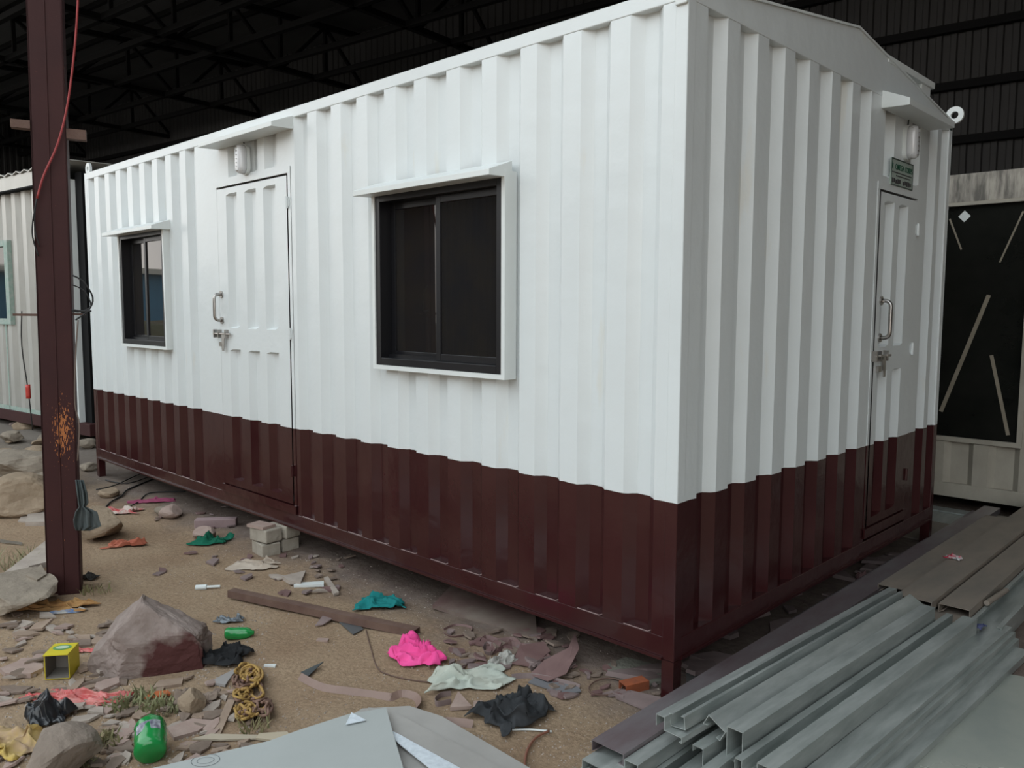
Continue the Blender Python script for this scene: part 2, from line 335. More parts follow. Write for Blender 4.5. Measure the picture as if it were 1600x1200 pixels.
# bare weld beads where each recess meets the bottom rail
for c in gk:
    if -3.9 < c < -2.65: continue
    mb = MB(); mb.tube([(c-.06, .002, Z0+.002), (c+.055, .002, Z0+.002), (c+.064, .012, Z0+.006)], .0022, 5); mb.obj('weld_bead', SEALANT, cab)
# gable end
eg = [.21+.24*k for k in range(7)] + [2.70, 2.92]
corr('end_wall_panel', .05, 1.865, Z0, Z1, full(eg[:7]), EN)
corr('end_wall_panel', 2.50, W_-.05, Z0, Z1, full([2.70, 2.915]), EN)
corr('end_lintel_panel', 1.865, 2.50, 2.182, Z1, [(1.995, 2.22, 9), (2.40, 2.22, 9)], EN)
gp = [(0, 0, Z1), (0, W_, Z1), (0, W_, H_), (0, W_/2, PK), (0, 0, H_)]
mk('gable_plate', [(0, *p[1:]) for p in gp]+[(-.055, *p[1:]) for p in gp], [(0, 1, 2, 3, 4), (9, 8, 7, 6, 5)]+[(i, 5+i, 5+(i+1) % 5, (i+1) % 5) for i in range(5)], ENAMEL, cab, bevel=.003)
mk('rear_gable_plate', [(-L_, *p[1:]) for p in gp], [(4, 3, 2, 1, 0)], ENAMEL, cab)
mk('rear_wall_panel', [(-L_, 0, .16), (-L_, W_, .16), (-L_, W_, Z1), (-L_, 0, Z1)], [(3, 2, 1, 0)], ENAMEL, cab)
mk('back_wall_panel', [(-L_, W_, .16), (0, W_, .16), (0, W_, H_), (-L_, W_, H_)], [(0, 1, 2, 3)], ENAMEL, cab)
mk('floor_panel', [(-L_+.01, .02, .17), (-.01, .02, .17), (-.01, W_-.02, .17), (-L_+.01, W_-.02, .17)], [(3, 2, 1, 0)], RUST, cab)
for s in (0, 1):                       # roof slopes
    ya, yb = (0, W_/2) if s == 0 else (W_, W_/2)
    V = []; F = []
    n = 48
    for i in range(n+1):
        x = -L_-.01+(L_+.012)*i/n; dz = .012*(i % 2) if 0 < i < n else 0
        V += [(x, ya, H_-.002), (x, yb, PK+.004+dz)]
    for i in range(n): F.append((2*i, 2*i+2, 2*i+3, 2*i+1))
    mk('roof_sheet', V, F, WH, cab)
MB().beam((0.004, -.002, H_-.004), (.004, W_/2, PK-.004), .008, .010).obj('gable_trim', WH, cab)
MB().beam((0.004, W_+.002, H_-.004), (.004, W_/2, PK-.004), .008, .010).obj('gable_trim', WH, cab)
# lifting eyes
for x, y in ((-.03, .03), (-L_+.03, .03), (-.03, W_+.0), (-L_+.03, W_-.03)):
    cx = 0.01 if x > -1 and y > 1 else x
    V = []; F = []; n = 20
    for k in range(n):
        a = 2*math.pi*k/n
        for r, t in ((.052, -.01), (.052, .01), (.022, .01), (.022, -.01)):
            V.append((cx+r*math.cos(a), y+t, H_+.04+r*math.sin(a)))
    for k in range(n):
        for j in range(4): F.append((k*4+j, k*4+(j+1) % 4, ((k+1) % n)*4+(j+1) % 4, ((k+1) % n)*4+j))
    mk('lifting_eye', V, F, WH, cab)
box('corner_lug', WH, cab, -.05, .0, -.012, 0, 2.60, 2.66, bevel=.003)
# doors
def door(put, u0, u1, z0, z1, grooves, side, band):
    k = 1
    g = []
    for c in grooves: g += [(c, z0+.05, band[0]), (c, band[1], z1-.045)]
    dp = corr('door', u0+.006, u1-.006, z0+.006, z1-.006, g, lambda u, d, z: put(u, d-.006, z), dep=.032)
    def pb(name, m, par, ua, ub, da, db, za, zb, **kk):
        a = put(ua, da, za); b = put(ub, db, zb)
        return box(name, m, par, min(a[0], b[0]), max(a[0], b[0]), min(a[1], b[1]), max(a[1], b[1]), min(a[2], b[2]), max(a[2], b[2]), **kk)
    pb('door_frame', ENAMEL, cab, u0-.03, u1+.03, -.004, .03, z1+.008, z1+.045)
    pb('door_frame', ENAMEL, cab, u0-.03, u0-.002, -.003, .03, z0-.05, z1+.008)
    pb('door_frame', ENAMEL, cab, u1+.002, u1+.03, -.003, .03, z0-.05, z1+.008)
    pb('door_sill', ENAMEL, cab, u0-.03, u1+.03, -.012, .03, z0-.055, z0-.002)
    pb('door_recess', BRONZE, cab, u0-.03, u1+.03, .05, .06, z0, z1+.02)
    for z in (z0+.18, (z0+z1)/2+.02, z1-.2):
        q = put(u1+.002, -.012, z); r_ = put(u1+.002, -.012, z+.07)
        MB().bar(q, r_, .008).obj('hinge', ENAMEL, dp)
        pb('hinge_leaf', ENAMEL, dp, u1-.02, u1+.018, -.008, -.005, z+.01, z+.06)
    return dp, pb
dp, pb = door(FR, DX0, DX1, DZ0, DZ1, [-3.43, -3.18, -2.945], 0, (1.235, 1.375))
def handle(dp, put, u, z0, z1, tilt):
    h = MB(); o_ = .055
    pts = [put(u, -.008, z1), put(u, -.03, z1)]
    for k in range(5):
        a = k/4*math.pi/2; pts.append(put(u+tilt*.0, -.03-.03*math.sin(a), z1-.03*(1-math.cos(a))))
    for k in range(5):
        a = k/4*math.pi/2; pts.append(put(u, -.06+.03*(1-math.cos(a)), z0+.03*(1-math.sin(a))))
    pts += [put(u, -.008, z0)]
    h.tube(pts, .0105, 12); h.obj('handle', STEEL, dp, smooth=True)
    for z in (z0, z1): MB().bar(put(u, -.006, z), put(u, -.014, z), .024, 16).obj('handle_rose', STEEL, dp)
def bolt(dp, pb, put, u, z):
    MB().bar(put(u-.045, -.022, z), put(u+.19, -.022, z), .007, 10).obj('bolt_rod', STEEL, dp)
    for du in (-.03, .035, .13): pb('bolt_bracket', STEEL, dp, u+du-.006, u+du+.006, -.032, -.004, z-.028, z+.028)
    V_ = [put(u+.075, -.026, z), put(u+.115, -.026, z), put(u+.108, -.03, z-.115), put(u+.085, -.03, z-.115), put(u+.075, -.02, z), put(u+.115, -.02, z), put(u+.108, -.024, z-.115), put(u+.085, -.024, z-.115)]
    mk('bolt_hasp', V_, [(0, 1, 2, 3), (7, 6, 5, 4), (0, 4, 5, 1), (1, 5, 6, 2), (2, 6, 7, 3), (3, 7, 4, 0)], STEEL, dp)
    pb('staple_plate', STEEL, dp, u+.025, u+.065, -.022, -.006, z-.085, z-.055)
handle(dp, FR, -3.600, 1.425, 1.60, 0); bolt(dp, pb, FR, -3.655, 1.335)
dp2, pb2 = door(EN, 1.885, 2.465, .32, 2.14, [2.02, 2.235], 0, (1.18, 1.31))
handle(dp2, EN, 1.955, 1.36, 1.56, 0); bolt(dp2, pb2, EN, 1.90, 1.262)
# windows
def window(u0, u1, z0, z1):
    s = MB(); pj = -.045; t = .022
    s.box(u0, u0+t, pj, .03, z0, z1); s.box(u1-t, u1, pj, .03, z0, z1); s.box(u0+t, u1-t, pj, .03, z0, z0+t); s.box(u0+t, u1-t, pj, .03, z1-t, z1)
    s.obj('window_surround', WH, cab)
    a, b, c, d = u0+t, u1-t, z0+t, z1-t
    fr = MB(); q = .038
    fr.box(a, a+q, -.038, .07, c, d); fr.box(b-q, b, -.038, .07, c, d); fr.box(a+q, b-q, -.038, .07, c, c+q); fr.box(a+q, b-q, -.038, .07, d-q, d)
    wf = fr.obj('window', BRONZE, cab, bevel=.002)
    fr = MB(); fr.box(a+q, b-q, .012, .016, c+q, c+q+.018); fr.obj('track', BRONZE, wf)
    m_ = (a+b)/2
    for k, (x0, x1, y) in enumerate(((a+q, m_+.03, .045), (m_-.03, b-q, .012))):
        f = MB(); e = .034
        f.box(x0, x0+e, y-.012, y+.012, c+q, d-q); f.box(x1-e, x1, y-.012, y+.012, c+q, d-q); f.box(x0+e, x1-e, y-.012, y+.012, c+q, c+q+e); f.box(x0+e, x1-e, y-.012, y+.012, d-q-e, d-q)
        f.obj('sash', BRONZE, wf, bevel=.002)
        box('glass_pane', GLASS, wf, x0+e, x1-e, y-.003, y+.003, c+q+e, d-q-e)
def awning(put, u0, u1, zt, proj, drop=.05, lip=.026):
    pr = [(0, zt), (-proj, zt-drop), (-proj, zt-drop-lip), (-proj+.012, zt-drop-lip), (0, zt-drop-lip+.004)]
    V = [put(u, d, z) for u in (u0, u1) for d, z in pr]
    mk('awning', V, [(0, 1, 6, 5), (1, 2, 7, 6), (2, 3, 8, 7), (3, 4, 9, 8), (4, 3, 2, 1, 0), (5, 6, 7, 8, 9)], WH, cab, bevel=.002)
for q in WIN: window(*q)
awning(FR, -5.36, -4.385, 2.155, .14); awning(FR, -1.875, -.878, 2.155, .14); awning(FR, -3.60, -2.665, 2.630, .14, .055)
awning(EN, 1.86, 2.60, 2.648, .14, .06, .035)
def lamp(put, u, z0, z1):
    zc = (z0+z1)/2; hh = (z1-z0)/2; hw = .05
    def cap(name, hw, hh, d0, d1, m, par, dome=0):
        V = []; n = 24
        def ring(sc, d):
            for k in range(n):
                a = 2*math.pi*k/n; r = hw*sc
                cz = (hh-hw)*(1 if math.sin(a) > 0 else -1)
                V.append(put(u+r*math.cos(a), -d, zc+cz+r*math.sin(a)))
        lv = [(1, d0), (1, d0+(d1-d0)*.55), (.85, d0+(d1-d0)*.88), (.5, d1)] if dome else [(1, d0), (1, d1)]
        for sc, d in lv: ring(sc, d)
        F = [tuple(range(n))[::-1]]
        for j in range(len(lv)-1):
            for k in range(n): F.append((j*n+k, j*n+(k+1) % n, (j+1)*n+(k+1) % n, (j+1)*n+k))
        F.append(tuple((len(lv)-1)*n+k for k in range(n)))
        return mk(name, V, F, m, par, smooth=bool(dome))
    bl = cap('bulkhead_light', hw, hh, -.0, .02, WH, cab)
    cap('lens', hw*.86, hh*.93, .02, .068, LENS, bl, 1)
    for k in range(-3, 4): MB().tube([put(u-.035, -.045, zc+k*.024), put(u, -.072, zc+k*.024), put(u+.035, -.045, zc+k*.024)], .0026, 5).obj('lens_rib', STEEL, bl)
    MB().tube([put(u-.005, -.01, z1-.005), put(u-.012, -.016, z1+.05), put(u+.004, -.012, z1+.085)], .004, 6).obj('supply_cord', BLACKRUB, bl)
lamp(FR, -3.225, 2.345, 2.54); lamp(EN, 2.235, 2.335, 2.53)
# name plate over the end door
SGB = mat('sign_backing', (.30, .36, .32), .5, c2=(.36, .42, .37), scale=8); SGG = mat('sign_green_ink', (.015, .10, .055), .5); SGK = mat('sign_black_ink', (.03, .025, .03), .5)
SGD = mat('sign_border', (.05, .075, .065), .5)
sg = box('name_plate', SGB, cab, .0, .006, 2.015, 2.35, 2.185, 2.328)
for a in ((.006, .008, 2.015, 2.35, 2.322, 2.328), (.006, .008, 2.015, 2.35, 2.185, 2.19), (.006, .008, 2.015, 2.02, 2.19, 2.322), (.006, .008, 2.345, 2.35, 2.19, 2.322)): box('border', SGD, sg, *a)
def text(s, y, z, size, m, parent, wx=None, rot=(math.pi/2, 0, math.pi/2), x=.0075, name='lettering'):
    cu = bpy.data.curves.new('t', 'FONT'); cu.body = s; cu.size = size; cu.extrude = .0006; cu.offset = size*.012
    tmp = bpy.data.objects.new('t', cu); COL.objects.link(tmp); bpy.context.view_layer.update()
    me = bpy.data.meshes.new_from_object(tmp.evaluated_get(bpy.context.evaluated_depsgraph_get())); bpy.data.objects.remove(tmp)
    me.materials.clear(); me.materials.append(m); o = bpy.data.objects.new(name, me); COL.objects.link(o); o.parent = parent
    o.location = (x, y, z); o.rotation_euler = rot
    if wx:
        wd = max(v.co.x for v in me.vertices)-min(v.co.x for v in me.vertices); o.scale = (wx/wd, 1, 1)
    return o
text('OMEGA CORPS', 2.07, 2.272, .042, SGG, sg, .265)
for z_, y_, wd in ((2.252, 2.03, .30), (2.236, 2.09, .22)):
    i = 0; yy = y_
    random.seed(int(z_*1000))
    while yy < y_+wd:                   # the two lines too small to read in the photograph
        l = random.uniform(.012, .03); box('small_print', SGK, sg, .006, .0072, yy, min(yy+l, y_+wd), z_, z_+.006); yy += l+.006
for k in range(11):                     # the bold bottom line, not legible in the photograph
    if k != 5: box('bold_print', SGK, sg, .006, .0074, 2.03+k*.0275, 2.03+k*.0275+.02, 2.197+.004*(k % 3 == 1), 2.223-.005*(k % 4 == 2))
mk('emblem', [(.0075, 2.03+.016*math.cos(a)*(1 if i % 2 else .55), 2.288+.022*math.sin(a)*(1 if i % 2 else .55)) for i, a in enumerate([k*math.pi/5 for k in range(10)])], [tuple(range(10))], SGG, sg)
random.seed(7)
# steel channel left lying over the far roof slope
b_ = thing('roof_channel', 'off-white steel channel lying on the far roof slope above the end door', 'channel', (-.045, 2.28, 2.802))
box('web', WH, b_, -.05, .05, -.36, .375, 0, .036, bevel=.003); box('stop_block', WH, b_, -.04, .04, .18, .33, -.075, 0, bevel=.003)

# ---------------------------------------------------------------- neighbour cabins
def put_right(u, d, z): return (u, 4.085+d, z)
rc = thing('cream_cabin', 'dirty cream corrugated cabin with a taped dark window, behind the white cabin', 'cabin', (0, 0, 0))
def corr2(name, u0, u1, z0, z1, cs, put, m, parent, **k):
    o = corr(name, u0, u1, z0, z1, full(cs), put, parent=parent, **k); o.data.materials.clear(); o.data.materials.append(m); return o
corr2('wall_panel', -3, 2.2, .20, .52, [-2.85+.3*i for i in range(17)], put_right, CREAM, rc, hw=.1, slope=.04)
corr2('wall_panel', .26, 2.2, .52, 2.28, [.45+.3*i for i in range(6)], put_right, CREAM, rc, hw=.1, slope=.04)
box('bottom_rail', CREAM, rc, -3, 2.2, 4.08, 4.14, .10, .205, bevel=.004)
box('top_beam', STREAK, rc, -3, 2.2, 4.06, 4.14, 2.30, 2.505, bevel=.004)
box('eave_strip', CREAM, rc, -3, 2.2, 4.05, 4.09, 2.275, 2.30)
box('body', CREAM, rc, -3, 2.2, 4.15, 6.5, .1, 2.5)
for x in (-2.9, -.9, 1.2, 2.1): box('foot', CREAM, rc, x, x+.08, 4.1, 4.18, -.02, .12)
box('window_frame', CREAM, rc, -2.0, .26, 4.075, 4.11, .525, .56); box('window_frame', CREAM, rc, .225, .26, 4.075, 4.11, .56, 2.275)
gw = box('glass_pane', GLASS2, rc, -2.0, .225, 4.095, 4.10, .56, 2.275)
def WR(px, py, pl=4.093):
    d = fw+rt*((px-800)/FPX)-up*((py-600)/FPX); return CAM+d*((pl-CAM.y)/d.y)
def tape(a, b, wd=.028):
    a = WR(*a); b = WR(*b); t = (b-a).normalized(); s = Vector((-t.z, 0, t.x))*wd/2
    V = [a+s, a-s, b-s, b+s]; V += [q+Vector((0, .0015, 0)) for q in V]
    mk('paper_tape', V, [(0, 1, 2, 3), (7, 6, 5, 4), (0, 4, 5, 1), (1, 5, 6, 2), (2, 6, 7, 3), (3, 7, 4, 0)], TAPE, rc)
tape((1545, 461), (1470, 643)); tape((1549, 555), (1575, 680), .024); tape((1599, 330), (1562, 410), .012); tape((1484, 342), (1502, 390), .012)
q = WR(1507, 338)
mk('sticker', [q+Vector(v) for v in ((-.042, 0, 0), (0, 0, -.042), (.042, 0, 0), (0, 0, .042))], [(0, 1, 2, 3)], WH, rc, solid=.001)

lc = thing('zinc_cabin', 'unpainted zinc grey cabin with green masking lines at its window, behind the column', 'cabin', (-7.83, .43, 0), math.radians(6.7))
PL = lambda u, d, z: (u, d, z)
corr2('wall_panel', -6, -.06, .26, 2.84, [-.22-.27*i for i in range(21)], PL, GREYW, lc, holes=[(-2.9, -1.64, 1.33, 2.28)], hw=.085, slope=.035, dep=.05)
box('bottom_beam', MAROON, lc, -6, 0.25, -.02, .08, .13, .26, bevel=.004)
box('end_post', WH, lc, -.07, 0, -.01, .07, .26, 2.86); box('end_panel', GREYW, lc, -.05, 0, .07, 2.9, .26, 2.84)
box('dark_jamb', TRUSS, lc, 0.01, .16, .05, .12, .26, 2.93)
box('body', TRUSS, lc, -6, -.05, .12, 3, .26, 2.8)
V = []; F = []
for i in range(60):
    x = -6+i*.105; V += [(x, -.10, 3.0+.03*(i % 2)), (x, 3.1, 3.1+.03*(i % 2))]
for i in range(59): F.append((2*i, 2*i+2, 2*i+3, 2*i+1))
mk('roof_sheet', V, F, GREYW, lc, solid=.01)
box('fascia', GREYW, lc, -6, 0, -.08, -.05, 2.85, 3.0); box('soffit', TRUSS, lc, -6, 0, -.08, .02, 2.835, 2.85)
f = MB(); f.box(-1.72, -1.62, -.02, .03, 1.30, 2.30); f.box(-2.9, -1.72, -.02, .03, 1.30, 1.37); f.box(-2.9, -1.72, -.02, .03, 2.23, 2.30)
f.obj('window_frame', GREENP, lc); box('glass_pane', GLASS2, lc, -2.9, -1.72, .02, .03, 1.37, 2.23)
box('green_line', GREENP, lc, -1.83, -1.80, -.004, 0, .26, 1.30); box('green_line', GREENP, lc, -5, -.1, -.004, 0, .26, .31)
for x in (-5.5, -.4): box('leg', MAROON, lc, x, x+.1, 0, .1, -.02, .13)

# ---------------------------------------------------------------- the maroon steel column with its wires
cl = thing('steel_column', 'maroon painted steel box column with an orange rust patch, before the zinc cabin', 'column', (-3.0, -1.22, 0), 0)
pc0 = P(74, 932); pc1 = P(127, 927)
dirc = Vector((pc1.x-pc0.x, pc1.y-pc0.y, 0)); wc = dirc.length; cl.location = ((pc0.x+pc1.x)/2, (pc0.y+pc1.y)/2, 0); cl.rotation_euler = (0, .012, math.atan2(dirc.y, dirc.x))
h = wc/2
def colmat():
    m = MAROON.copy(); m.name = 'column_paint'; n = m.node_tree; b = n.nodes['Principled BSDF']; L = n.links.new
    src = b.inputs['Base Color'].links[0].from_socket
    tc = n.nodes.new('ShaderNodeTexCoord'); sp = n.nodes.new('ShaderNodeSeparateXYZ'); L(tc.outputs['Object'], sp.inputs[0])
    mp = n.nodes.new('ShaderNodeMapping'); mp.inputs['Scale'].default_value = (160, 160, 45); L(tc.outputs['Object'], mp.inputs[0])
    nz = n.nodes.new('ShaderNodeTexNoise'); nz.inputs['Scale'].default_value = 1; nz.inputs['Detail'].default_value = 5; L(mp.outputs[0], nz.inputs[0])
    vm = n.nodes.new('ShaderNodeVectorMath'); vm.operation = 'DISTANCE'; mp2 = n.nodes.new('ShaderNodeMapping'); mp2.inputs['Scale'].default_value = (3.2, 0, 1); L(tc.outputs['Object'], mp2.inputs[0]); L(mp2.outputs[0], vm.inputs[0]); vm.inputs[1].default_value = (.06, 0, .865)
    mr = n.nodes.new('ShaderNodeMapRange'); L(vm.outputs['Value'], mr.inputs[0]); mr.inputs['From Min'].default_value = .04; mr.inputs['From Max'].default_value = .26; mr.inputs['To Min'].default_value = .16; mr.inputs['To Max'].default_value = -.1
    ad = n.nodes.new('ShaderNodeMath'); L(nz.outputs[0], ad.inputs[0]); L(mr.outputs[0], ad.inputs[1])
    gt = n.nodes.new('ShaderNodeMath'); gt.operation = 'GREATER_THAN'; gt.inputs[1].default_value = .635; L(ad.outputs[0], gt.inputs[0])
    mx = n.nodes.new('ShaderNodeMix'); mx.data_type = 'RGBA'; L(gt.outputs[0], mx.inputs[0]); L(src, mx.inputs[6]); mx.inputs[7].default_value = (.42, .15, .05, 1); L(mx.outputs[2], b.inputs['Base Color'])
    return m
COLM = colmat()
sh = MB(); sh.box(-h, h, 0, .008, -.05, 8.7); sh.box(-h, -h+.008, 0, .19, -.05, 8.7); sh.box(h-.008, h, 0, .19, -.05, 8.7); sh.box(-h, h, .182, .19, -.05, 8.7)
sh.obj('shaft', COLM, cl)
MB().bar((.0, -.002, 0), (.0, -.002, 8.6), .003, 6).obj('weld_seam', MAROON, cl)
box('bracket', RUST, cl, -h-.085, -h, -.01, .05, 2.40, 2.44); box('bracket', RUST, cl, h, h+.09, .0, .06, 2.37, 2.42); box('bracket', RUST, cl, -h-.11, -h, .02, .05, 1.463, 1.475)
box('bracket', RUST, cl, h, h+.06, .02, .05, 1.47, 1.48)
def cpt(px, py, off=-.03):             # a point just before the column's face
    pl = cl.location + Vector((math.sin(cl.rotation_euler.z), -math.cos(cl.rotation_euler.z), 0))*(-off)
    nrm = Vector((math.sin(cl.rotation_euler.z), -math.cos(cl.rotation_euler.z), 0)); d = fw+rt*((px-800)/FPX)-up*((py-600)/FPX)
    return CAM+d*((pl-CAM).dot(nrm)/d.dot(nrm))
def smooth_pts(p, k=4):
    out = []
    for i in range(len(p)-1):
        a = p[max(i-1, 0)]; b = p[i]; c = p[i+1]; d = p[min(i+2, len(p)-1)]
        for j in range(k):
            t = j/k; out.append(.5*((2*b)+(c-a)*t+(2*a-5*b+4*c-d)*t*t+(3*b-a-3*c+d)*t**3))
    return out+[p[-1]]
def wire(name, label, pts, r, m, cat='wire', group=None):
    pts = smooth_pts([Vector(p) for p in pts]); o = pts[0].copy()
    return tag(MB().tube([p-o for p in pts], r, 6).obj(name, m, loc=o, smooth=True), label, cat, group)
wire('red_wire', 'red wire running down the left edge of the maroon column', [cpt(123, -30), cpt(118, 60), cpt(106, 160), cpt(90, 225), cpt(68, 275), cpt(58, 310)], .006, REDCAB)
wire('black_wire', 'black wire looping off the left side of the maroon column', [cpt(62, 290), cpt(52, 340), cpt(51, 370), cpt(60, 400)], .004, BLACKRUB)
wire('black_wire', 'second thinner black wire beside the loop left of the column', [cpt(70, 270), cpt(56, 320), cpt(55, 360), cpt(62, 385)], .003, BLACKRUB)
wire('black_wire', 'black wire loop sticking out right of the column towards the small window', [cpt(113, 430), cpt(130, 440), cpt(145, 465), cpt(138, 485), cpt(118, 500)], .0045, BLACKRUB)
wire('black_wire', 'short lower black wire loop right of the column', [cpt(113, 445), cpt(132, 455), cpt(142, 478), cpt(125, 487), cpt(112, 486)], .0035, BLACKRUB)
wire('black_wire', 'straight black wire tail knotted right of the column', [cpt(112, 484), cpt(128, 486), cpt(143, 486)], .005, BLACKRUB)
GREYC = mat('grey_cable', (.16, .12, .10), .6)
wire('hanging_cable', 'thin grey cable hanging down the right edge of the column', [cpt(122, 500), cpt(118, 560), cpt(117, 630), cpt(124, 665), cpt(121, 720)], .004, GREYC, 'cable')
lz = CAM+(fw+rt*((34-800)/FPX)-up*((485-600)/FPX))*7
lw = [cpt(x, y, .03) for x, y in ((34, 486), (34, 540), (44, 610), (51, 672))]
wire('black_wire', 'black wire hanging straight down from the rod left of the column', lw, .0035, BLACKRUB)
q = lw[2]; sw = MB().tube([Vector((0, 0, .03)), Vector((0, 0, .012)), Vector((0, 0, -.024)), Vector((0, 0, -.042))], .012, 8).obj('red_plug', mat('red_plastic', (.45, .04, .03), .4), loc=q, smooth=True)
tag(sw, 'small red plug on the black wire hanging left of the column', 'plug')

# ---------------------------------------------------------------- pile of galvanised sections
def sect(name, label, path, x, z, y0, y1, m=GALV, rot=0, yaw=0, t=.0024, group=None, cat='channel'):
    c, s = math.cos(rot), math.sin(rot)
    pth = [(a*c-b*s, a*s+b*c) for a, b in path]
    L = y1-y0; V, F = profile(pth, 0, L, t)
    return tag(mk(name, V, F, m, loc=(x, y0, z), rz=yaw), label, cat, group)
def Cdn(w, h, l=.02): return [(l, l*.6), (0, l*.6) if l < 0 else (l*0, 0), (0, h), (w, h), (w, 0), (w-l, 0)]
def Clip(w, h, l=.018): return [(l, h), (0, h), (0, 0), (w, 0), (w, h), (w-l, h)]       # open side up
def Box_(w, h): return [(0, .004), (0, h), (w, h), (w, 0), (.004, 0)]
def Frame(w, h): return [(.0, h*.55), (0, h), (w*.32, h), (w*.32, h*.5), (w, h*.5), (w, h*.3), (w*.9, h*.3)]
def Zed(w, h): return [(0, h-.02), (0, h), (w*.5, h), (w*.5, 0), (w, 0), (w, .015)]
LG = 'galvanised sections in the pile'
S = sect; yw = -.035
S('steel_channel', 'widest flat section at the left edge of the pile, its top tinted as a reflection of the cabin', Cdn(.125, .036, .02), .080, .078, -.60, 3.1, GALVM, yaw=-.0)
S('steel_channel', 'middle of the three nested channels at the left front end of the pile', Cdn(.125, .036), .088, .039, -.66, 2.9)
S('steel_channel', 'lowest of the three nested channels at the left front end of the pile', Cdn(.125, .036), .075, 0.0, -.69, 3.0)
S('steel_channel', 'lower filler channel right of the three nested ones', Cdn(.045, .05), .212, 0.0, -.66, 1.3)
S('steel_channel', 'small square section on top right of the nested channels', Box_(.05, .045), .210, .055, -.60, 1.25)
S('steel_channel', 'low open channel under the tilted section at the front of the pile', Clip(.07, .05), .262, .0, -.50, 1.5)
S('steel_channel', 'open-topped channel whose thin lip is the leftmost high edge of the pile', Frame(.10, .085), .225, .115, -.45, 1.35, yaw=-.055)
S('steel_channel', 'open trough section lying just right of the leftmost high edge', Clip(.055, .04, .012), .262, .163, -.42, 1.30, rot=.12, yaw=-.05)
S('steel_channel', 'tilted angle-ended section in the middle of the pile front', Cdn(.07, .04, .015), .345, .178, -.36, 1.28, rot=-.5, yaw=-.045)
S('steel_channel', 'grey lower section between the trough and the big box section', Zed(.075, .085), .345, .045, -.42, 1.25, yaw=-.05)
S('steel_channel', 'wide flat box section with a narrow inner lip, at the very front of the pile', Box_(.115, .055), .335, .0, -.56, 1.1)
S('steel_channel', 'small square end piece laid on the wide flat box section', Box_(.038, .05), .412, .055, -.50, .9)
S('steel_channel', 'tall box section with a pale top, second highest in the pile', Box_(.055, .105), .430, .095, -.36, 1.22, yaw=-.05)
S('steel_channel', 'thin lipped section running right of the tall box section', Frame(.072, .09), .492, .055, -.42, 1.34, yaw=-.05)
S('steel_channel', 'flat trough between the two tall sections of the pile', Clip(.12, .035), .485, .0, -.60, 1.3)
S('steel_channel', 'highest box section with pale top, right of centre in the pile', Box_(.055, .11), .570, .055, -.43, 1.30, yaw=-.05)
S('steel_channel', 'dark gap filler channel under the highest box section', Cdn(.10, .05), .560, .0, -.60, 1.45, yaw=-.05)
S('steel_channel', 'broad flat section with ribbed edge, rightmost of the pile', [(0, .06), (0, .09), (.085, .09), (.085, .07), (.10, .07), (.10, .045), (.116, .045), (.116, 0)], .602, .008, -1.1, 1.50, yaw=-.045)
S('steel_channel', 'narrow second broad flat section partly under the rightmost one', Cdn(.09, .03), .668, .0, -1.1, 1.45, yaw=-.05)
# dust covered rear bundle
S('steel_channel', 'wide dusty brown flat section, middle of the rear bundle', Cdn(.155, .04), .34, .115, 1.40, 4.0, GALVD)
S('steel_channel', 'dusty brown flat section, right of the widest one in the rear bundle', Cdn(.13, .04), .51, .10, 1.46, 4.0, GALVD)
S('steel_channel', 'rusty patched flat section, left in the rear bundle', Cdn(.12, .035), .20, .10, 1.55, 3.5, GALVD)
S('steel_channel', 'dark narrow section at the left edge of the rear bundle', Cdn(.10, .035), .09, .075, 1.45, 3.9, GALVM)
S('steel_channel', 'lower dusty section beneath the middle of the rear bundle', Cdn(.15, .05), .32, .058, 1.25, 4.0, GALVD)
S('steel_channel', 'lower dusty section beneath the right of the rear bundle', Cdn(.15, .05), .49, .045, 1.35, 4.0, GALVD)
S('steel_channel', 'lowest dusty section under the left of the rear bundle', Cdn(.14, .055), .17, .0, 1.3, 3.9, GALVD)
S('steel_channel', 'lowest dusty section under the centre of the rear bundle', Cdn(.15, .055), .33, .0, 1.5, 3.9, GALVD)
S('steel_channel', 'lowest dusty section under the right of the rear bundle', Cdn(.15, .042), .49, .0, 1.5, 3.9, GALVD)
S('steel_channel', 'grey trough section along the right edge of the rear bundle', Clip(.13, .04), .648, .065, 1.42, 3.8)
S('steel_channel', 'grey flat section outside the trough of the rear bundle', Cdn(.11, .06), .655, .0, 1.55, 3.8)
S('steel_channel', 'long thin dark section on the ground between pile and end wall', Cdn(.06, .04), -.01, .0, 1.0, 4.0, GALVM)
tag(MB().bar((0, 0, 0), (.02, .27, 0), .013, 12).obj('pipe_offcut', GALVD, loc=(.66, 1.66, .128)), 'short grey pipe offcut lying on the trough at the right of the pile', 'pipe')
FLAT = mat('flat_bar', (.05, .047, .045), .6)

# sheets lying about
def sheet(name, label, pts, z, th, m, cat='sheet', sag=0, n=10):
    c = sum((Vector((p[0], p[1], 0)) for p in pts), Vector())/len(pts)
    me = MB(); N = len(pts)
    top = [(p[0]-c.x, p[1]-c.y, th+(p[2] if len(p) > 2 else 0)) for p in pts]; bot = [(a, b, q-th) for a, b, q in top]
    me.add(top+bot, [tuple(range(N)), tuple(range(2*N-1, N-1, -1))]+[(i, N+i, N+(i+1) % N, (i+1) % N) for i in range(N)])
    o = me.obj(name, m, loc=(c.x, c.y, z)); return tag(o, label, cat)
def PX(l, z): return [tuple(P(x, y, z))[:2] for x, y in l]
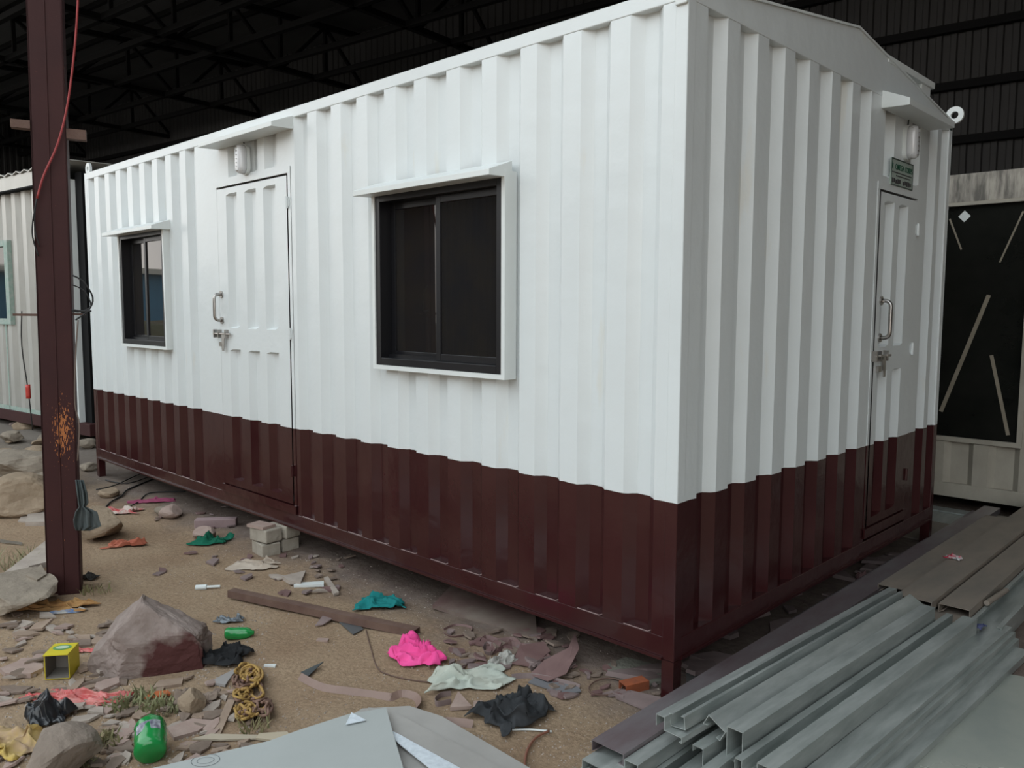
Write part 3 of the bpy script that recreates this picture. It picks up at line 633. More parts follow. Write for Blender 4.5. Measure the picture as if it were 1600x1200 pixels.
# pale board at the bottom
pb_ = sheet('cement_board', 'pale grey board with a printed oval, lying at the bottom of the picture', PX([(545, 1116), (603, 1106), (640, 1235), (560, 1420), (60, 1420), (-60, 1270), (420, 1158), (470, 1140)], .075), .070, .006, BOARD)
def oval(cx, cy, rx, ry, w_, name='printed_oval'):
    V = []; n = 40
    for k in range(n):
        a = 2*math.pi*k/n
        for s in (1, 1-w_):
            q = P(cx+rx*s*math.cos(a)-ry*s*math.sin(a)*.0, cy+ry*s*math.sin(a)-rx*s*math.cos(a)*.12, .0768); V.append(q-Vector(pb_.location))
    mk(name, V, [(2*k, 2*k+1, (2*k+3) % (2*n), (2*k+2) % (2*n)) for k in range(n)], INK, pb_)
oval(321, 1188, 23, 9.5, .05); oval(321, 1188, 14, 5, .07)
t0 = P(320, 1209, .0768)-Vector(pb_.location)
text('REG. NO.', t0.y, t0.z, .02, INK, pb_, None, rot=(0, 0, .45), x=t0.x, name='printed_lettering')
g1 = PX([(540, 1122), (566, 1106), (640, 1102), (690, 1118), (830, 1200), (980, 1300), (900, 1420), (560, 1420)], .045)
sheet('galvanised_sheet', 'large dull galvanised sheet under the pale board', g1, .040, .003, SHEETM)
sheet('galvanised_sheet', 'upper dull galvanised sheet with a bent corner beside the pale board', PX([(575, 1105), (604, 1106), (850, 1232), (800, 1300), (612, 1150)], .056), .052, .003, SHEETM)
sheet('zinc_strip', 'bright silvery strip of sheet metal beside the pale board', PX([(598, 1134), (626, 1148), (760, 1222), (700, 1222), (622, 1160)], .066), .062, .003, SHEETBR)
sheet('zinc_strip', 'small bright silver corner poking out from the pale board tip', PX([(549, 1112), (572, 1124), (540, 1131)], .085), .081, .002, SHEETBR)
wt = mat('wet_polished_sheet', (.34, .37, .34), .07, .3, c2=(.46, .47, .41), scale=1.2, contrast=.15, r2=.38)
sheet('polished_sheet', 'large glossy greenish grey sheet on the ground right of the pile', PX([(1530, 1040), (1600, 1052), (1790, 1080), (1900, 1400), (1240, 1500), (1250, 1290)], .02), .0, .006, wt)
# sheets behind the cabin on the right
sheet('galvanised_sheet', 'blue-grey galvanised sheet flat on the ground before the cream cabin', [(-1.5, 3.68), (1.5, 3.5), (1.5, 4.04), (-1.5, 4.04)], .0, .012, GALV)
sheet('galvanised_sheet', 'narrow upper galvanised sheet nearest the cream cabin', [(-1.5, 3.93), (1.6, 3.86), (1.6, 4.03), (-1.5, 4.03)], .014, .01, GALV)
sheet('galvanised_sheet', 'dull grey sheet by the far leg of the white cabin', [(-.9, 3.1), (.3, 3.0), (.25, 3.62), (-.9, 3.66)], .0, .008, GALVD)

# ---------------------------------------------------------------- rocks, cloths, litter
def ico(n):
    t = (1+5**.5)/2; V = [Vector(v).normalized() for v in ((-1, t, 0), (1, t, 0), (-1, -t, 0), (1, -t, 0), (0, -1, t), (0, 1, t), (0, -1, -t), (0, 1, -t), (t, 0, -1), (t, 0, 1), (-t, 0, -1), (-t, 0, 1))]
    F = [(0, 11, 5), (0, 5, 1), (0, 1, 7), (0, 7, 10), (0, 10, 11), (1, 5, 9), (5, 11, 4), (11, 10, 2), (10, 7, 6), (7, 1, 8), (3, 9, 4), (3, 4, 2), (3, 2, 6), (3, 6, 8), (3, 8, 9), (4, 9, 5), (2, 4, 11), (6, 2, 10), (8, 6, 7), (9, 8, 1)]
    for _ in range(n):
        c = {}; G = []
        def mid(a, b):
            k = (min(a, b), max(a, b))
            if k not in c: c[k] = len(V); V.append(((V[a]+V[b])/2).normalized())
            return c[k]
        for a, b, d in F:
            x, y, z = mid(a, b), mid(b, d), mid(d, a); G += [(a, x, z), (b, y, x), (d, z, y), (x, y, z)]
        F = G
    return V, F
ICO = {k: ico(k) for k in (2, 3, 4)}
def rock(name, label, p, s, m, seed, cuts=7, lv=3, rz=0, sink=.15, planes=None, rough=.05, group=None, cat='rock'):
    rnd = random.Random(seed); V0, F = ICO[lv]; pl = planes or []
    for _ in range(cuts):
        nv = Vector((rnd.gauss(0, 1), rnd.gauss(0, 1), rnd.gauss(0, .8))).normalized(); pl = pl+[(nv, rnd.uniform(.55, .8))]
    V = []
    for v in V0:
        q = v.copy()
        for nv, d in pl:
            k = q.dot(nv)-d
            if k > 0: q -= nv*k*.95
        q *= 1+rough*noise.fractal(v*1.8+Vector((seed, 0, 0)), .8, 2, 5)
        V.append((q.x*s[0], q.y*s[1], (q.z+1-sink*2)*s[2]))
    zmin = min(v[2] for v in V)
    return tag(mk(name, V, F, m, loc=p, rz=rz, smooth=False), label, cat, group)
def cloth(name, label, p, rx, ry, hgt, m, seed, rz=0, folds=3.0, cat='cloth', n=54, edge=.35, peak=None):
    V = []; F = []; o3 = Vector((seed*3.17, seed*1.73, seed*.9)); cs, sn = math.cos(rz), math.sin(rz); nn = noise.noise
    cor = [1+edge*.9*nn(Vector((seed*1.3, k*2.7, 0))) for k in range(4)]
    for j in range(n+1):
        for i in range(n+1):
            u = 2*i/n-1; v_ = 2*j/n-1; q = Vector((u, v_, 0))+o3
            c = (cor[0]*(1-u)*(1-v_)+cor[1]*(1+u)*(1-v_)+cor[2]*(1+u)*(1+v_)+cor[3]*(1-u)*(1+v_))/4
            w1 = Vector((nn(q*1.3), nn(q*1.3+Vector((7, 0, 3))), 0)); w2 = Vector((nn(q*3.3), nn(q*3.3+Vector((4, 1, 0))), 0))
            x = u*.80*c+.50*w1.x+.10*w2.x; y = v_*.80*c+.50*w1.y+.10*w2.y
            g = q*folds*.42+w1*.9
            r1 = max(0, 1-abs(nn(g))*3.0); r2 = max(0, 1-abs(nn(g*2.3+Vector((3, 3, 0))))*3.0); low = .45+.9*max(0, nn(q*1.1+Vector((0, 8, 0)))+.35)
            ed = 1-max(abs(u), abs(v_))**5*.75
            z = hgt*(.10+(.52*r1*r1+.12*r2+.20*low)*low*ed)
            if peak: z += hgt*peak*max(0, 1-math.hypot(u, v_)*1.3)
            X = x*rx; Y = y*ry; gxx = X*cs-Y*sn; gyy = X*sn+Y*cs
            V.append((gxx, gyy, max(z, .003)+(ground(p.x+gxx, p.y+gyy)-p.z if cat != 'hung' else 0)))
    for j in range(n):
        for i in range(n):
            a = j*(n+1)+i; F.append((a, a+1, a+n+2, a+n+1))
    return tag(mk(name, V, F, m, loc=p, smooth=True, solid=.002), label, cat)
cam_r = math.atan2(rt.y, rt.x)           # heading of the picture's horizontal
# boulder with its maroon painted side
def boulder():
    p = P(238, 1040); V0, F = ICO[4]
    R2 = Vector((math.cos(cam_r), math.sin(cam_r), 0)); T = Vector((-R2.y, R2.x, 0))
    outl = [(-1.0, .0), (-.9, .45), (-.55, .85), (-.28, 1.0), (.12, .92), (.55, .72), (.92, .66), (1.0, .35), (.8, 0)]
    pl = [(Vector((.15, -.75, .55)).normalized(), .48), (Vector((-.75, -.2, .62)).normalized(), .52), (Vector((.55, .1, .8)).normalized(), .50), (Vector((.35, -.95, -.1)).normalized(), .50), (Vector((-.5, -.8, .1)).normalized(), .60),
          (Vector((0, 1, .3)).normalized(), .5), (Vector((.95, .1, .1)).normalized(), .72), (Vector((-.9, .2, 0)).normalized(), .8)]
    V = []
    for v in V0:
        q = v*1.12
        for nv, d in pl:
            k = q.dot(nv)-d
            if k > 0: q -= nv*k*.97
        q *= 1+.07*noise.fractal(v*2.2+Vector((3, 1, 0)), .8, 2, 6)
        V.append((q.x*.29, q.y*.22, (q.z+.50)*.24))
    m = ROCKP.copy(); m.name = 'boulder_rock'; nd = m.node_tree; b = nd.nodes['Principled BSDF']; L = nd.links.new; src = b.inputs['Base Color'].links[0].from_socket
    tc = nd.nodes.new('ShaderNodeTexCoord'); nz = nd.nodes.new('ShaderNodeTexNoise'); nz.inputs['Scale'].default_value = 9; nz.inputs['Detail'].default_value = 8; L(tc.outputs['Object'], nz.inputs[0])
    def grad(vec):
        d = nd.nodes.new('ShaderNodeVectorMath'); d.operation = 'DOT_PRODUCT'; L(tc.outputs['Object'], d.inputs[0]); d.inputs[1].default_value = vec; return d.outputs['Value']
    def step(val, k, off):
        q = nd.nodes.new('ShaderNodeMath'); q.operation = 'MULTIPLY_ADD'; L(nz.outputs[0], q.inputs[0]); q.inputs[1].default_value = k; L(val, q.inputs[2])
        r = nd.nodes.new('ShaderNodeMapRange'); L(q.outputs[0], r.inputs[0]); r.inputs['From Min'].default_value = off; r.inputs['From Max'].default_value = off+.05; return r.outputs[0]
    a1 = step(grad((1, 0, -.25)), .26, .115); a2 = step(grad((.10, -.9, -.45)), .22, .085)
    mu = nd.nodes.new('ShaderNodeMath'); mu.operation = 'MULTIPLY'; L(a1, mu.inputs[0]); L(a2, mu.inputs[1])
    mx = nd.nodes.new('ShaderNodeMix'); mx.data_type = 'RGBA'; L(mu.outputs[0], mx.inputs[0]); L(src, mx.inputs[6]); mx.inputs[7].default_value = (.085, .032, .030, 1); L(mx.outputs[2], b.inputs['Base Color'])
    o = mk('boulder', V, F, m, loc=p, rz=cam_r)
    tag(o, 'big pinkish grey boulder with a maroon paint splash on its right side', 'boulder')
boulder()
rock('rock', 'round tan rock at the left edge behind the column', P(30, 800), (.32, .26, .17), ROCKT, 5, 3, rough=.08)
rock('rock', 'long grey-brown rock ledge at the left edge above the round tan rock', P(20, 757), (.62, .3, .17), ROCKG, 6, 5, rough=.1, rz=.5)
rock('rock', 'tan rock just right of the column under the grey rag', P(160, 838), (.21, .17, .12), ROCKT, 8, 5, rough=.06)
rock('rock', 'grey-brown stone block at the bottom left corner beside the black bag', P(92, 1212), (.135, .13, .10), stone('warm_grey_block', (.20, .16, .13), (.29, .235, .195)), 11, 6, rough=.04, rz=.3)
rock('stone_slab', 'thick grey stone slab left of the column foot', P(12, 940), (.34, .24, .10), ROCKG, 13, 6, rough=.05, cat='slab', planes=[(Vector((0, 0, 1)), .35), (Vector((.3, -1, 0)).normalized(), .55)])
rock('rock', 'small brown stone right of the rope tangle feet, near the folded bag', P(300, 1110), (.065, .05, .05), ROCKT, 17, 6)
for i, (px, py, s) in enumerate(((170, 775, .1), (262, 803, .09), (345, 762, .07), (20, 690, .16), (60, 715, .16), (135, 700, .13), (10, 725, .2), (138, 735, .10), (40, 672, .15))):
    rock('rubble_stone', ('grey-brown' if i % 2 else 'tan')+' rubble stone in the heap left of the white cabin' if px < 150 else 'small grey stone on the dirt along the white cabin', P(px, py), (s, s*.8, s*.45), ROCKG if i % 2 else ROCKT, 30+i, 6, lv=2, rz=i, rough=.1,
         group=('grey-brown' if i % 2 else 'tan')+' rubble stones by the zinc cabin' if px < 150 else 'small stones along the cabin', cat='stone')
rr = random.Random(3)
for i in range(80):
    x = rr.uniform(-11.5, -5.6); y = rr.uniform(-1.6, .6) if x > -6.4 else rr.uniform(-2.2, 1.6); s = rr.uniform(.04, .12)
    if x > -6.6 and y > -.5: continue
    k3 = ('grey-brown', 'tan', 'pinkish')[i % 3]; rock('rubble_stone', k3+' rubble stone in the heap left of the white cabin', Vector((x, y, ground(x, y))), (s*1.3, s, s*.4), (ROCKG, ROCKT, ROCKP)[i % 3], 60+i, 6, lv=2, rz=i, rough=.1, group=k3+' rubble stones by the zinc cabin', cat='stone')

# flat shards
SH = []
for k in range(7):
    rnd = random.Random(100+k); n = rnd.randint(4, 6); pts = []
    for j in range(n):
        a = 2*math.pi*(j+rnd.uniform(-.25, .25))/n; r = rnd.uniform(.65, 1.1); pts.append((math.cos(a)*r, math.sin(a)*r*rnd.uniform(.5, .8)))
    me = bpy.data.meshes.new('shard'); me.from_pydata([(x*.05, y*.05, .011+.002*(i % 2)) for i, (x, y) in enumerate(pts)]+[(x*.053, y*.053, 0) for x, y in pts], [],
        [tuple(range(n)), tuple(range(2*n-1, n-1, -1))]+[(i, n+i, n+(i+1) % n, (i+1) % n) for i in range(n)]); me.materials.append(SLATE[0]); SH.append(me)
SHM = {}
def shard(name, label, group, x, y, s, m, rnd, tilt=.18, cat='shard', th=1.):
    k = rnd.randrange(7); key = (k, m.name)
    if key not in SHM:
        me = SH[k].copy(); me.materials[0] = m; SHM[key] = me
    o = bpy.data.objects.new(name, SHM[key]); COL.objects.link(o)
    tx = rnd.uniform(-tilt, tilt); ty = rnd.uniform(-tilt, tilt)
    o.location = (x, y, ground(x, y)+.002+.03*s*max(abs(tx), abs(ty))); o.scale = (s, s*rnd.uniform(.6, 1.1), th*max(.6, s*.7)); o.rotation_euler = (tx, ty, rnd.uniform(0, 6.3))
    return tag(o, label, cat, group)
rnd = random.Random(21)
def zone(cnt, box_px, label, group, mats, smin, smax, skip=()):
    for _ in range(cnt):
        px = rnd.uniform(box_px[0], box_px[2]); py = rnd.uniform(box_px[1], box_px[3])
        if any(a < px < c and b < py < d for a, b, c, d in skip): continue
        q = P(px, py); m = rnd.choice(mats); adj = m.name.split('_')[0]+(' sprayed' if m.name.startswith('maroon') else ''); shard('stone_shard', adj+' '+label, adj+' '+group, q.x, q.y, rnd.uniform(smin, smax), m, rnd)
zone(90, (0, 975, 175, 1130), 'flat stone shard in the litter left of the boulder', 'shards left of the boulder', SLATE, .5, 1.35, [(74, 1000, 125, 1062)])
zone(80, (150, 1062, 400, 1195), 'flat stone shard in the weedy litter below the boulder', 'shards below the boulder', SLATE, .4, 1.1, [(205, 1125, 270, 1200)])
zone(26, (0, 1130, 210, 1200), 'flat stone shard around the stone block at the bottom left', 'shards at the bottom left', SLATE, .5, 1.1, [(20, 1130, 160, 1200)])
zone(14, (0, 930, 75, 985), 'stone shard beside the thick slab left of the column', 'shards by the thick slab', SLATE[:2], .6, 1.4)
zone(26, (240, 790, 440, 905), 'scrap shard in the rubble around the brick stack', 'shards around the brick stack', MSHARD+[SLATE[3]], .5, 1.3, [(370, 800, 440, 865)])
zone(26, (430, 870, 545, 930), 'scrap shard on the dirt above the long rusty bar', 'shards above the long rusty bar', MSHARD+[SLATE[1]], .4, 1.1)
zone(60, (700, 985, 900, 1050), 'scrap shard under the edge of the white cabin', 'maroon scraps under the cabin edge', MSHARD, .4, 1.2)
zone(40, (860, 1040, 1035, 1095), 'crumb of rubble beside the near corner leg', 'rubble beside the corner leg', MSHARD, .3, .9)
for _ in range(34):                      # offcuts in the gap along the gable end
    y = rnd.uniform(.0, 2.9); x = rnd.uniform(-.5, .0)
    shard('sheet_offcut', 'dark grey offcut on the ground under the gable end', 'offcuts under the gable end', x, y, rnd.uniform(1, 2.6), MSHARD[1], rnd, .1, 'offcut')
# gravel and chips too small to pick apart
gm = MB(); rg = random.Random(5)
def pebble(x, y, s):
    z = ground(x, y); a = rg.uniform(0, 6.3); c, q = math.cos(a)*s, math.sin(a)*s; t = rg.uniform(.4, 1)*s; n = len(gm.V)
    gm.V += [(x+c, y+q, z-.001), (x-q*.7, y+c*.7, z-.001), (x-c, y-q, z-.001), (x+q*.7, y-c*.7, z-.001), (x+c*.2, y-q*.2, z+t)]
    gm.F += [(n, n+1, n+4), (n+1, n+2, n+4), (n+2, n+3, n+4), (n+3, n, n+4)]
for _ in range(9000):
    px = rg.uniform(0, 1050); py = rg.uniform(700, 1200)
    if py < 700+(px-160)*.345+45 and px > 160 and rg.random() < .5: continue
    d = noise.noise(Vector((px*.01, py*.013, 0)))
    if rg.random() > .45+1.2*d+(.35 if px < 420 and py > 960 else 0): continue
    q = P(px, py); pebble(q.x, q.y, rg.uniform(.002, .0065)*(1.3 if px < 420 and py > 960 else 1))
tag(gm.obj('gravel', SLATE[1]), 'loose chips and gravel scattered over the dirt', 'gravel', kind='stuff')

# slabs and tiles that read singly
def slab(name, label, px4, th, m, z=.0, cat='slab', tilt=None):
    pts = [P(x, y) for x, y in px4]; z0 = sum(p.z for p in pts)/len(pts)
    return sheet(name, label, [(p.x, p.y, (tilt[i] if tilt else 0)) for i, p in enumerate(pts)], z0+z, th, m, cat)
slab('stone_tile', 'pale square tile tucked behind the column', [(40, 822), (46, 803), (84, 802), (84, 822)], .03, SLATE[1], cat='tile')
slab('stone_tile', 'small pale flat stone left of the pale square tile', [(28, 816), (34, 808), (50, 808), (48, 818)], .012, SLATE[1], cat='tile')
slab('stone_slab', 'flat grey slab leaning against the column foot', [(0, 925), (20, 912), (75, 872), (85, 905), (48, 912), (20, 935)], .03, SLATE[1], .07)
slab('stone_slab', 'loose dark slab fragment on the thick grey slab by the column', [(42, 935), (66, 918), (75, 935), (60, 945)], .02, ROCKG, .11)
slab('metal_rod', 'bright flat metal offcut at the left edge', [(0, 849), (35, 853), (35, 850), (0, 844)], .008, STEEL, cat='offcut')
slab('stone_slab', 'long flat pale stone just below and left of the boulder', [(148, 1080), (152, 1070), (186, 1063), (187, 1072), (158, 1086)], .018, SLATE[3])
slab('stone_slab', 'long flat brown stone left of the yellow box', [(0, 1052), (28, 1038), (66, 1042), (68, 1050), (48, 1060), (8, 1060)], .02, SLATE[3])
slab('stone_slab', 'smooth brown flat stone right below the boulder', [(236, 1079), (250, 1069), (287, 1062), (284, 1072), (240, 1080)], .014, SLATE[0])
slab('wood_slat', 'short brown slat leaning in the litter right of the green bottle', [(330, 1152), (356, 1104), (368, 1104), (342, 1154)], .012, SLATE[0], cat='slat', tilt=[0, .01, .01, 0])
slab('stone_slab', 'broken beige flat stone right of the green bottle', [(262, 1145), (300, 1128), (332, 1130), (310, 1146), (272, 1158)], .014, SLATE[3])
slab('brown_patch', 'small beige paper bag piece on the dirt above the slat', [(330, 1070), (342, 1060), (374, 1044), (360, 1062), (352, 1075)], .01, mat('grey_paper', (.30, .28, .27), .8), cat='paper')
slab('concrete_shard', 'pale triangular shard on the dirt by the white batten', [(440, 905), (478, 895), (470, 916), (452, 914)], .02, SLATE[1], cat='shard')
tag(slab('white_batten', 'short white batten beside the pale triangular shard', [(459, 918), (460, 913), (506, 912), (506, 918)], .014, WH, cat='batten'))
slab('white_batten', 'grey bent strip right of the short white batten', [(506, 905), (512, 903), (530, 930), (522, 932)], .014, SLATE[1], cat='strip')
slab('stone_chip', 'tiny white chip on the dirt right of the rope tangle', [(412, 1042), (414, 1040), (432, 1040), (430, 1044)], .008, WH, cat='chip')
slab('stone_chip', 'small pale brown chip in the middle of the dirt', [(494, 1002), (497, 999), (514, 1000), (512, 1004)], .008, SLATE[3], cat='chip')
slab('terracotta_piece', 'pinkish triangular board piece below the white cloth', [(703, 1112), (716, 1090), (737, 1110)], .014, SLATE[3], .004, cat='offcut', tilt=[0, .008, 0])
slab('terracotta_piece', 'small pinkish board piece left of the dark grey cloth', [(739, 1116), (740, 1101), (754, 1100), (752, 1114)], .012, SLATE[3], .004, cat='offcut')
slab('tin_triangle', 'dark green-grey triangular tin offcut at the end of the brown strip', [(470, 1053), (506, 1040), (480, 1062)], .003, mat('dark_tin', (.07, .08, .085), .4, .5), .006, cat='offcut', tilt=[0, .012, 0])
slab('tin_offcut', 'dark grey tin offcut under the middle of the long rusty bar', [(530, 975), (545, 966), (568, 985), (552, 994)], .004, mat('grey_tin', (.12, .125, .13), .5, .3), .005, cat='offcut')
slab('tin_offcut', 'brown curled tin offcut left of the grey one by the rusty bar', [(492, 981), (508, 966), (532, 967), (505, 979)], .004, MSHARD[1], .006, cat='offcut', tilt=[0, .02, .02, 0])
slab('paper_scrap', 'torn cream paper strip above the edge of the pale board', [(400, 1158), (405, 1150), (449, 1147), (452, 1152), (430, 1163)], .008, mat('cream_paper', (.45, .38, .28), .8), .004, cat='paper')
slab('paper_scrap', 'long torn cream paper strip right of the green bottle', [(300, 1160), (330, 1152), (402, 1152), (402, 1158), (345, 1160)], .006, mat('cream_paper2', (.40, .34, .26), .8), .006, cat='paper')
# panel and slab under the cabin edge
slab('steel_sheet', 'maroon dusted flat panel lying half under the cabin', [(676, 953), (712, 926), (835, 960), (840, 1003)], .02, mat('overspray_panel', (.085, .035, .034), .7, c2=(.20, .165, .135), scale=3, contrast=.2), .004, cat='panel', tilt=[0, .03, .03, 0])
slab('stone_slab', 'greenish grey flat slab beside the corner leg under the cabin', [(945, 1042), (978, 1030), (1036, 1046), (1036, 1068), (1000, 1075), (955, 1060)], .012, mat('greenish_slab', (.17, .165, .13), .9, c2=(.24, .23, .19), scale=6, bump=.4), .0, cat='slab')
slab('tin_offcut', 'purple-grey broken tin sheet before the corner leg', [(962, 1093), (985, 1085), (1036, 1098), (1010, 1113)], .005, MSHARD[1], .003, cat='offcut', tilt=[0, .01, .012, 0])
slab('tin_offcut', 'pale grey sheet corner seen right of the near leg', [(1072, 1042), (1072, 1090), (1128, 1040), (1105, 1036)], .004, mat('grey_sheet', (.13, .125, .12), .6), .002, cat='offcut')
ring = wire('wire_hoop', 'thin brown wire hoop lying near the corner leg', [P(947+27*math.cos(a), 1073+13*math.sin(a)-3*math.cos(a), dz=.01) for a in [k*math.pi/6 for k in range(12)]]+[P(974, 1070, dz=.01)], .003, RUST, 'hoop')
p = P(983, 1084); bt = MB(); Vt, Ft = profile([(0, .004), (0, .035), (.05, .035), (.05, 0), (.004, 0)], 0, .11, .003); bt.add(Vt, Ft)
tag(bt.obj('tube_offcut', ORUST, loc=p+Vector((-.05, 0, .0)), rz=-.35), 'short orange rusty square tube near the corner leg', 'tube')
# curled scraps around the cabin edge
def ribbon(name, label, pts, hgt, m, th=.0015, cat='strip', lean=0, group=None):
    pts = smooth_pts([Vector(p) for p in pts], 5); o = pts[0].copy(); V = []; F = []
    for i, q in enumerate(pts):
        t = (pts[min(i+1, len(pts)-1)]-pts[max(i-1, 0)]).normalized(); s = Vector((-t.y, t.x, 0)); k = lean if not callable(lean) else lean(i/len(pts))
        u = Vector((0, 0, 1))*math.cos(k)+s*math.sin(k); V += [q-o, q-o+u*hgt]
    for i in range(len(pts)-1): F.append((2*i, 2*i+2, 2*i+3, 2*i+1))
    return tag(mk(name, V, F, m, loc=o, solid=th), label, cat, group)
BRST = mat('brown_pvc_strip', (.20, .125, .10), .55, c2=(.27, .18, .145), scale=8)
ribbon('brown_strip', 'long curling brown strip running towards the dark grey cloth', [P(465, 1062), P(500, 1079), P(545, 1086), P(600, 1094), P(612, 1096), P(628, 1090), P(645, 1094), P(650, 1104), P(641, 1118), P(644, 1134), P(665, 1137), P(700, 1134), P(738, 1138)], .03, BRST, lean=.75, th=.0015)
ribbon('brown_strip', 'short brown loop left of the pinkish triangular piece', [P(705, 1088), P(690, 1090), P(680, 1098), P(684, 1104), P(705, 1100)], .022, MSHARD[1])
for i, (a, lab) in enumerate((([(752, 1008), (760, 1000), (778, 1005), (800, 1003), (812, 1012)], 'dark curled tin strip right of the panel under the cabin'),
        ([(757, 1018), (762, 1010), (772, 1016), (768, 1024), (758, 1022)], 'small rolled tin curl above the white cloth'),
        ([(780, 1020), (800, 1010), (825, 1016), (850, 1026)], 'maroon bent strip among the scraps under the cabin'),
        ([(830, 1050), (850, 1036), (880, 1030), (895, 1020)], 'pinkish bent strip rising to the cabin edge'),
        ([(694, 985), (712, 978), (736, 982), (730, 992), (706, 996), (694, 990)], 'thin dark loop of strip below the flat panel'),
        ([(800, 1062), (830, 1060), (870, 1068), (905, 1078)], 'flat purple-grey strip right of the white cloth'))):
    ribbon('tin_strip', lab, [P(*q) for q in a], .022 if i != 4 else .010, MSHARD[i % 2], lean=.4)
slab('tin_offcut', 'large pinkish bent tin offcut below the cabin edge', [(828, 1058), (850, 1040), (888, 1028), (898, 1010), (905, 1030), (885, 1062), (856, 1070)], .004, mat('pink_tin', (.24, .15, .14), .6, c2=(.17, .10, .095), scale=8), .012, cat='offcut', tilt=[0, .01, .03, .05, .03, .01, 0])
slab('tin_offcut', 'blue-grey strip offcut lying before the pinkish one', [(825, 1068), (835, 1060), (900, 1070), (908, 1084), (885, 1088)], .004, mat('bluegrey_tin', (.17, .17, .18), .5), .004, cat='offcut')
slab('tin_offcut', 'dark maroon sheet scrap between white cloth and cabin edge', [(800, 1040), (812, 1018), (850, 1012), (860, 1024), (830, 1045)], .004, MSHARD[0], .006, cat='offcut', tilt=[0, .02, .02, .01, 0])
wire('thin_wire', 'thin brown wire bending across the dirt below the teal cloth', [P(572, 985, dz=.004), P(580, 1015, dz=.004), P(590, 1044, dz=.006), P(610, 1055, dz=.004), P(640, 1062, dz=.004), P(672, 1066, dz=.006)], .0028, RUST)
wire('bent_tube', 'thin coppery tube curving down at the bottom of the picture', [P(858, 1142, dz=.01), P(838, 1152, dz=.01), P(825, 1170, dz=.01), P(820, 1195, dz=.01), P(826, 1225, dz=.01)], .005, mat('copper_tube', (.35, .16, .11), .4, .5), 'tube')
wire('white_stick', 'thin white stick pointing right from the dark grey cloth', [P(800, 1140, dz=.006), P(830, 1140, dz=.006), P(862, 1143, dz=.006)], .004, WH, 'stick')
for i, a in enumerate((((160, 800), (172, 785), (190, 775), (200, 765), (240, 748)), ((150, 765), (180, 758), (215, 742), (232, 738)), ((165, 750), (200, 755), (240, 742), (262, 735)), ((185, 800), (215, 785), (235, 770), (290, 768)))):
    wire('twisted_wire', ('thick black wire curling from the far leg towards the rag', 'black wire on the ground at the far leg', 'dark wire crossing under the far end of the cabin', 'thin black wire by the magenta rag')[i], [P(*q, dz=.01) for q in a], .007 if i == 0 else .005, BLACKRUB)
# bar, brick stack
a, b = P(366, 926, dz=.02), P(656, 983, dz=.02); rb = thing('rusty_bar', 'long rusty brown channel bar lying across the dirt above the pink cloth', 'bar', (a+b)/2, math.atan2(b.y-a.y, b.x-a.x)); Lb = (b-a).length/2
Vt, Ft = profile([(.0, -.018), (0, .016), (.045, .016), (.045, -.018)], -Lb, Lb, .004); mk('web', [(y, -x, z) for x, y, z in Vt], Ft, RUST, rb)
st = P(405, 868)
bs_loc = [(0, 0, 0), (-.02, .135, 0), (0, 0, .088), (-.01, .13, .088)]
for i, (dx, dy, dz) in enumerate(bs_loc):
    o = mk('brick', *(lambda m: (m.V, m.F))(MB().box(-.085, .085, -.06, .06, 0, .082)), CONC, loc=(st.x+dx-.02, st.y+dy+.06, ground(st.x, st.y)+dz-.005), rz=.12*(i-1)+.9*0, bevel=.008)
    tag(o, ['lower front pale block of the stack under the cabin', 'lower rear pale block of the stack under the cabin', 'upper front pale block of the stack under the cabin', 'upper rear pale block of the stack under the cabin'][i], 'brick')
tag(box('flat_tile', SLATE[3], None, -.075, .075, -.05, .05, 0, .018, loc=(st.x-.04, st.y+.04, st.z+.166), rz=.2), 'thin pinkish tile capping the pale block stack', 'tile')
q = P(338, 823); tag(box('pink_block', mat('pink_block_face', (.34, .25, .25), .8, c2=(.26, .18, .18), scale=8), None, -.14, .14, -.04, .04, 0, .06, loc=q, rz=cam_r+.15, bevel=.004), 'long pinkish white block left of the pale block stack', 'block')
q = P(320, 842); rock('rock', 'flat beige stone behind the green cloth', q, (.10, .07, .05), SLATE[3], 91, 6, lv=2)
q = P(265, 806); rock('rock', 'flat beige stone left of the long pinkish block', q, (.12, .08, .05), SLATE[3], 92, 6, lv=2)
# tube light offcut
q0, q1 = P(306, 918, dz=.012), P(344, 916, dz=.012); ct = thing('plastic_tube', 'short white plastic tube on the dirt left of the rusty bar', 'tube', q0)
MB().bar(Vector(), (q1-q0)*.45, .014, 10).obj('thick_end', WH, ct); MB().bar((q1-q0)*.45, q1-q0, .007, 10).obj('thin_end', WH, ct)

# cloths
K = cloth
K('cloth', 'crumpled teal green cloth above the rusty bar end', P(598, 947), .165, .10, .085, cloth_mat('teal_cloth', (.008, .14, .14), (.015, .22, .22)), 3, rz=cam_r, folds=3.4)
K('cloth', 'crumpled bright pink cloth on the dirt', P(655, 1028), .135, .10, .075, cloth_mat('pink_cloth', (.72, .055, .25), (.88, .11, .35)), 5, rz=cam_r-.45, folds=3)
K('cloth', 'crumpled dirty white and mint cloth between the pink and dark grey ones', P(735, 1066), .175, .10, .07, cloth_mat('dirty_white_cloth', (.38, .37, .31), (.50, .56, .50), sc=7), 9, rz=cam_r+.25, folds=4)
K('cloth', 'striped pale rag end running up to the scraps', P(785, 1036), .08, .05, .05, cloth_mat('striped_rag', (.22, .21, .19), (.48, .47, .43), sc=20), 10, rz=cam_r+.7, folds=3)
K('cloth', 'crumpled dark grey cloth at the bottom middle', P(800, 1118), .15, .125, .10, cloth_mat('charcoal_cloth', (.022, .024, .026), (.05, .052, .056)), 13, rz=cam_r+.6, folds=3.6)
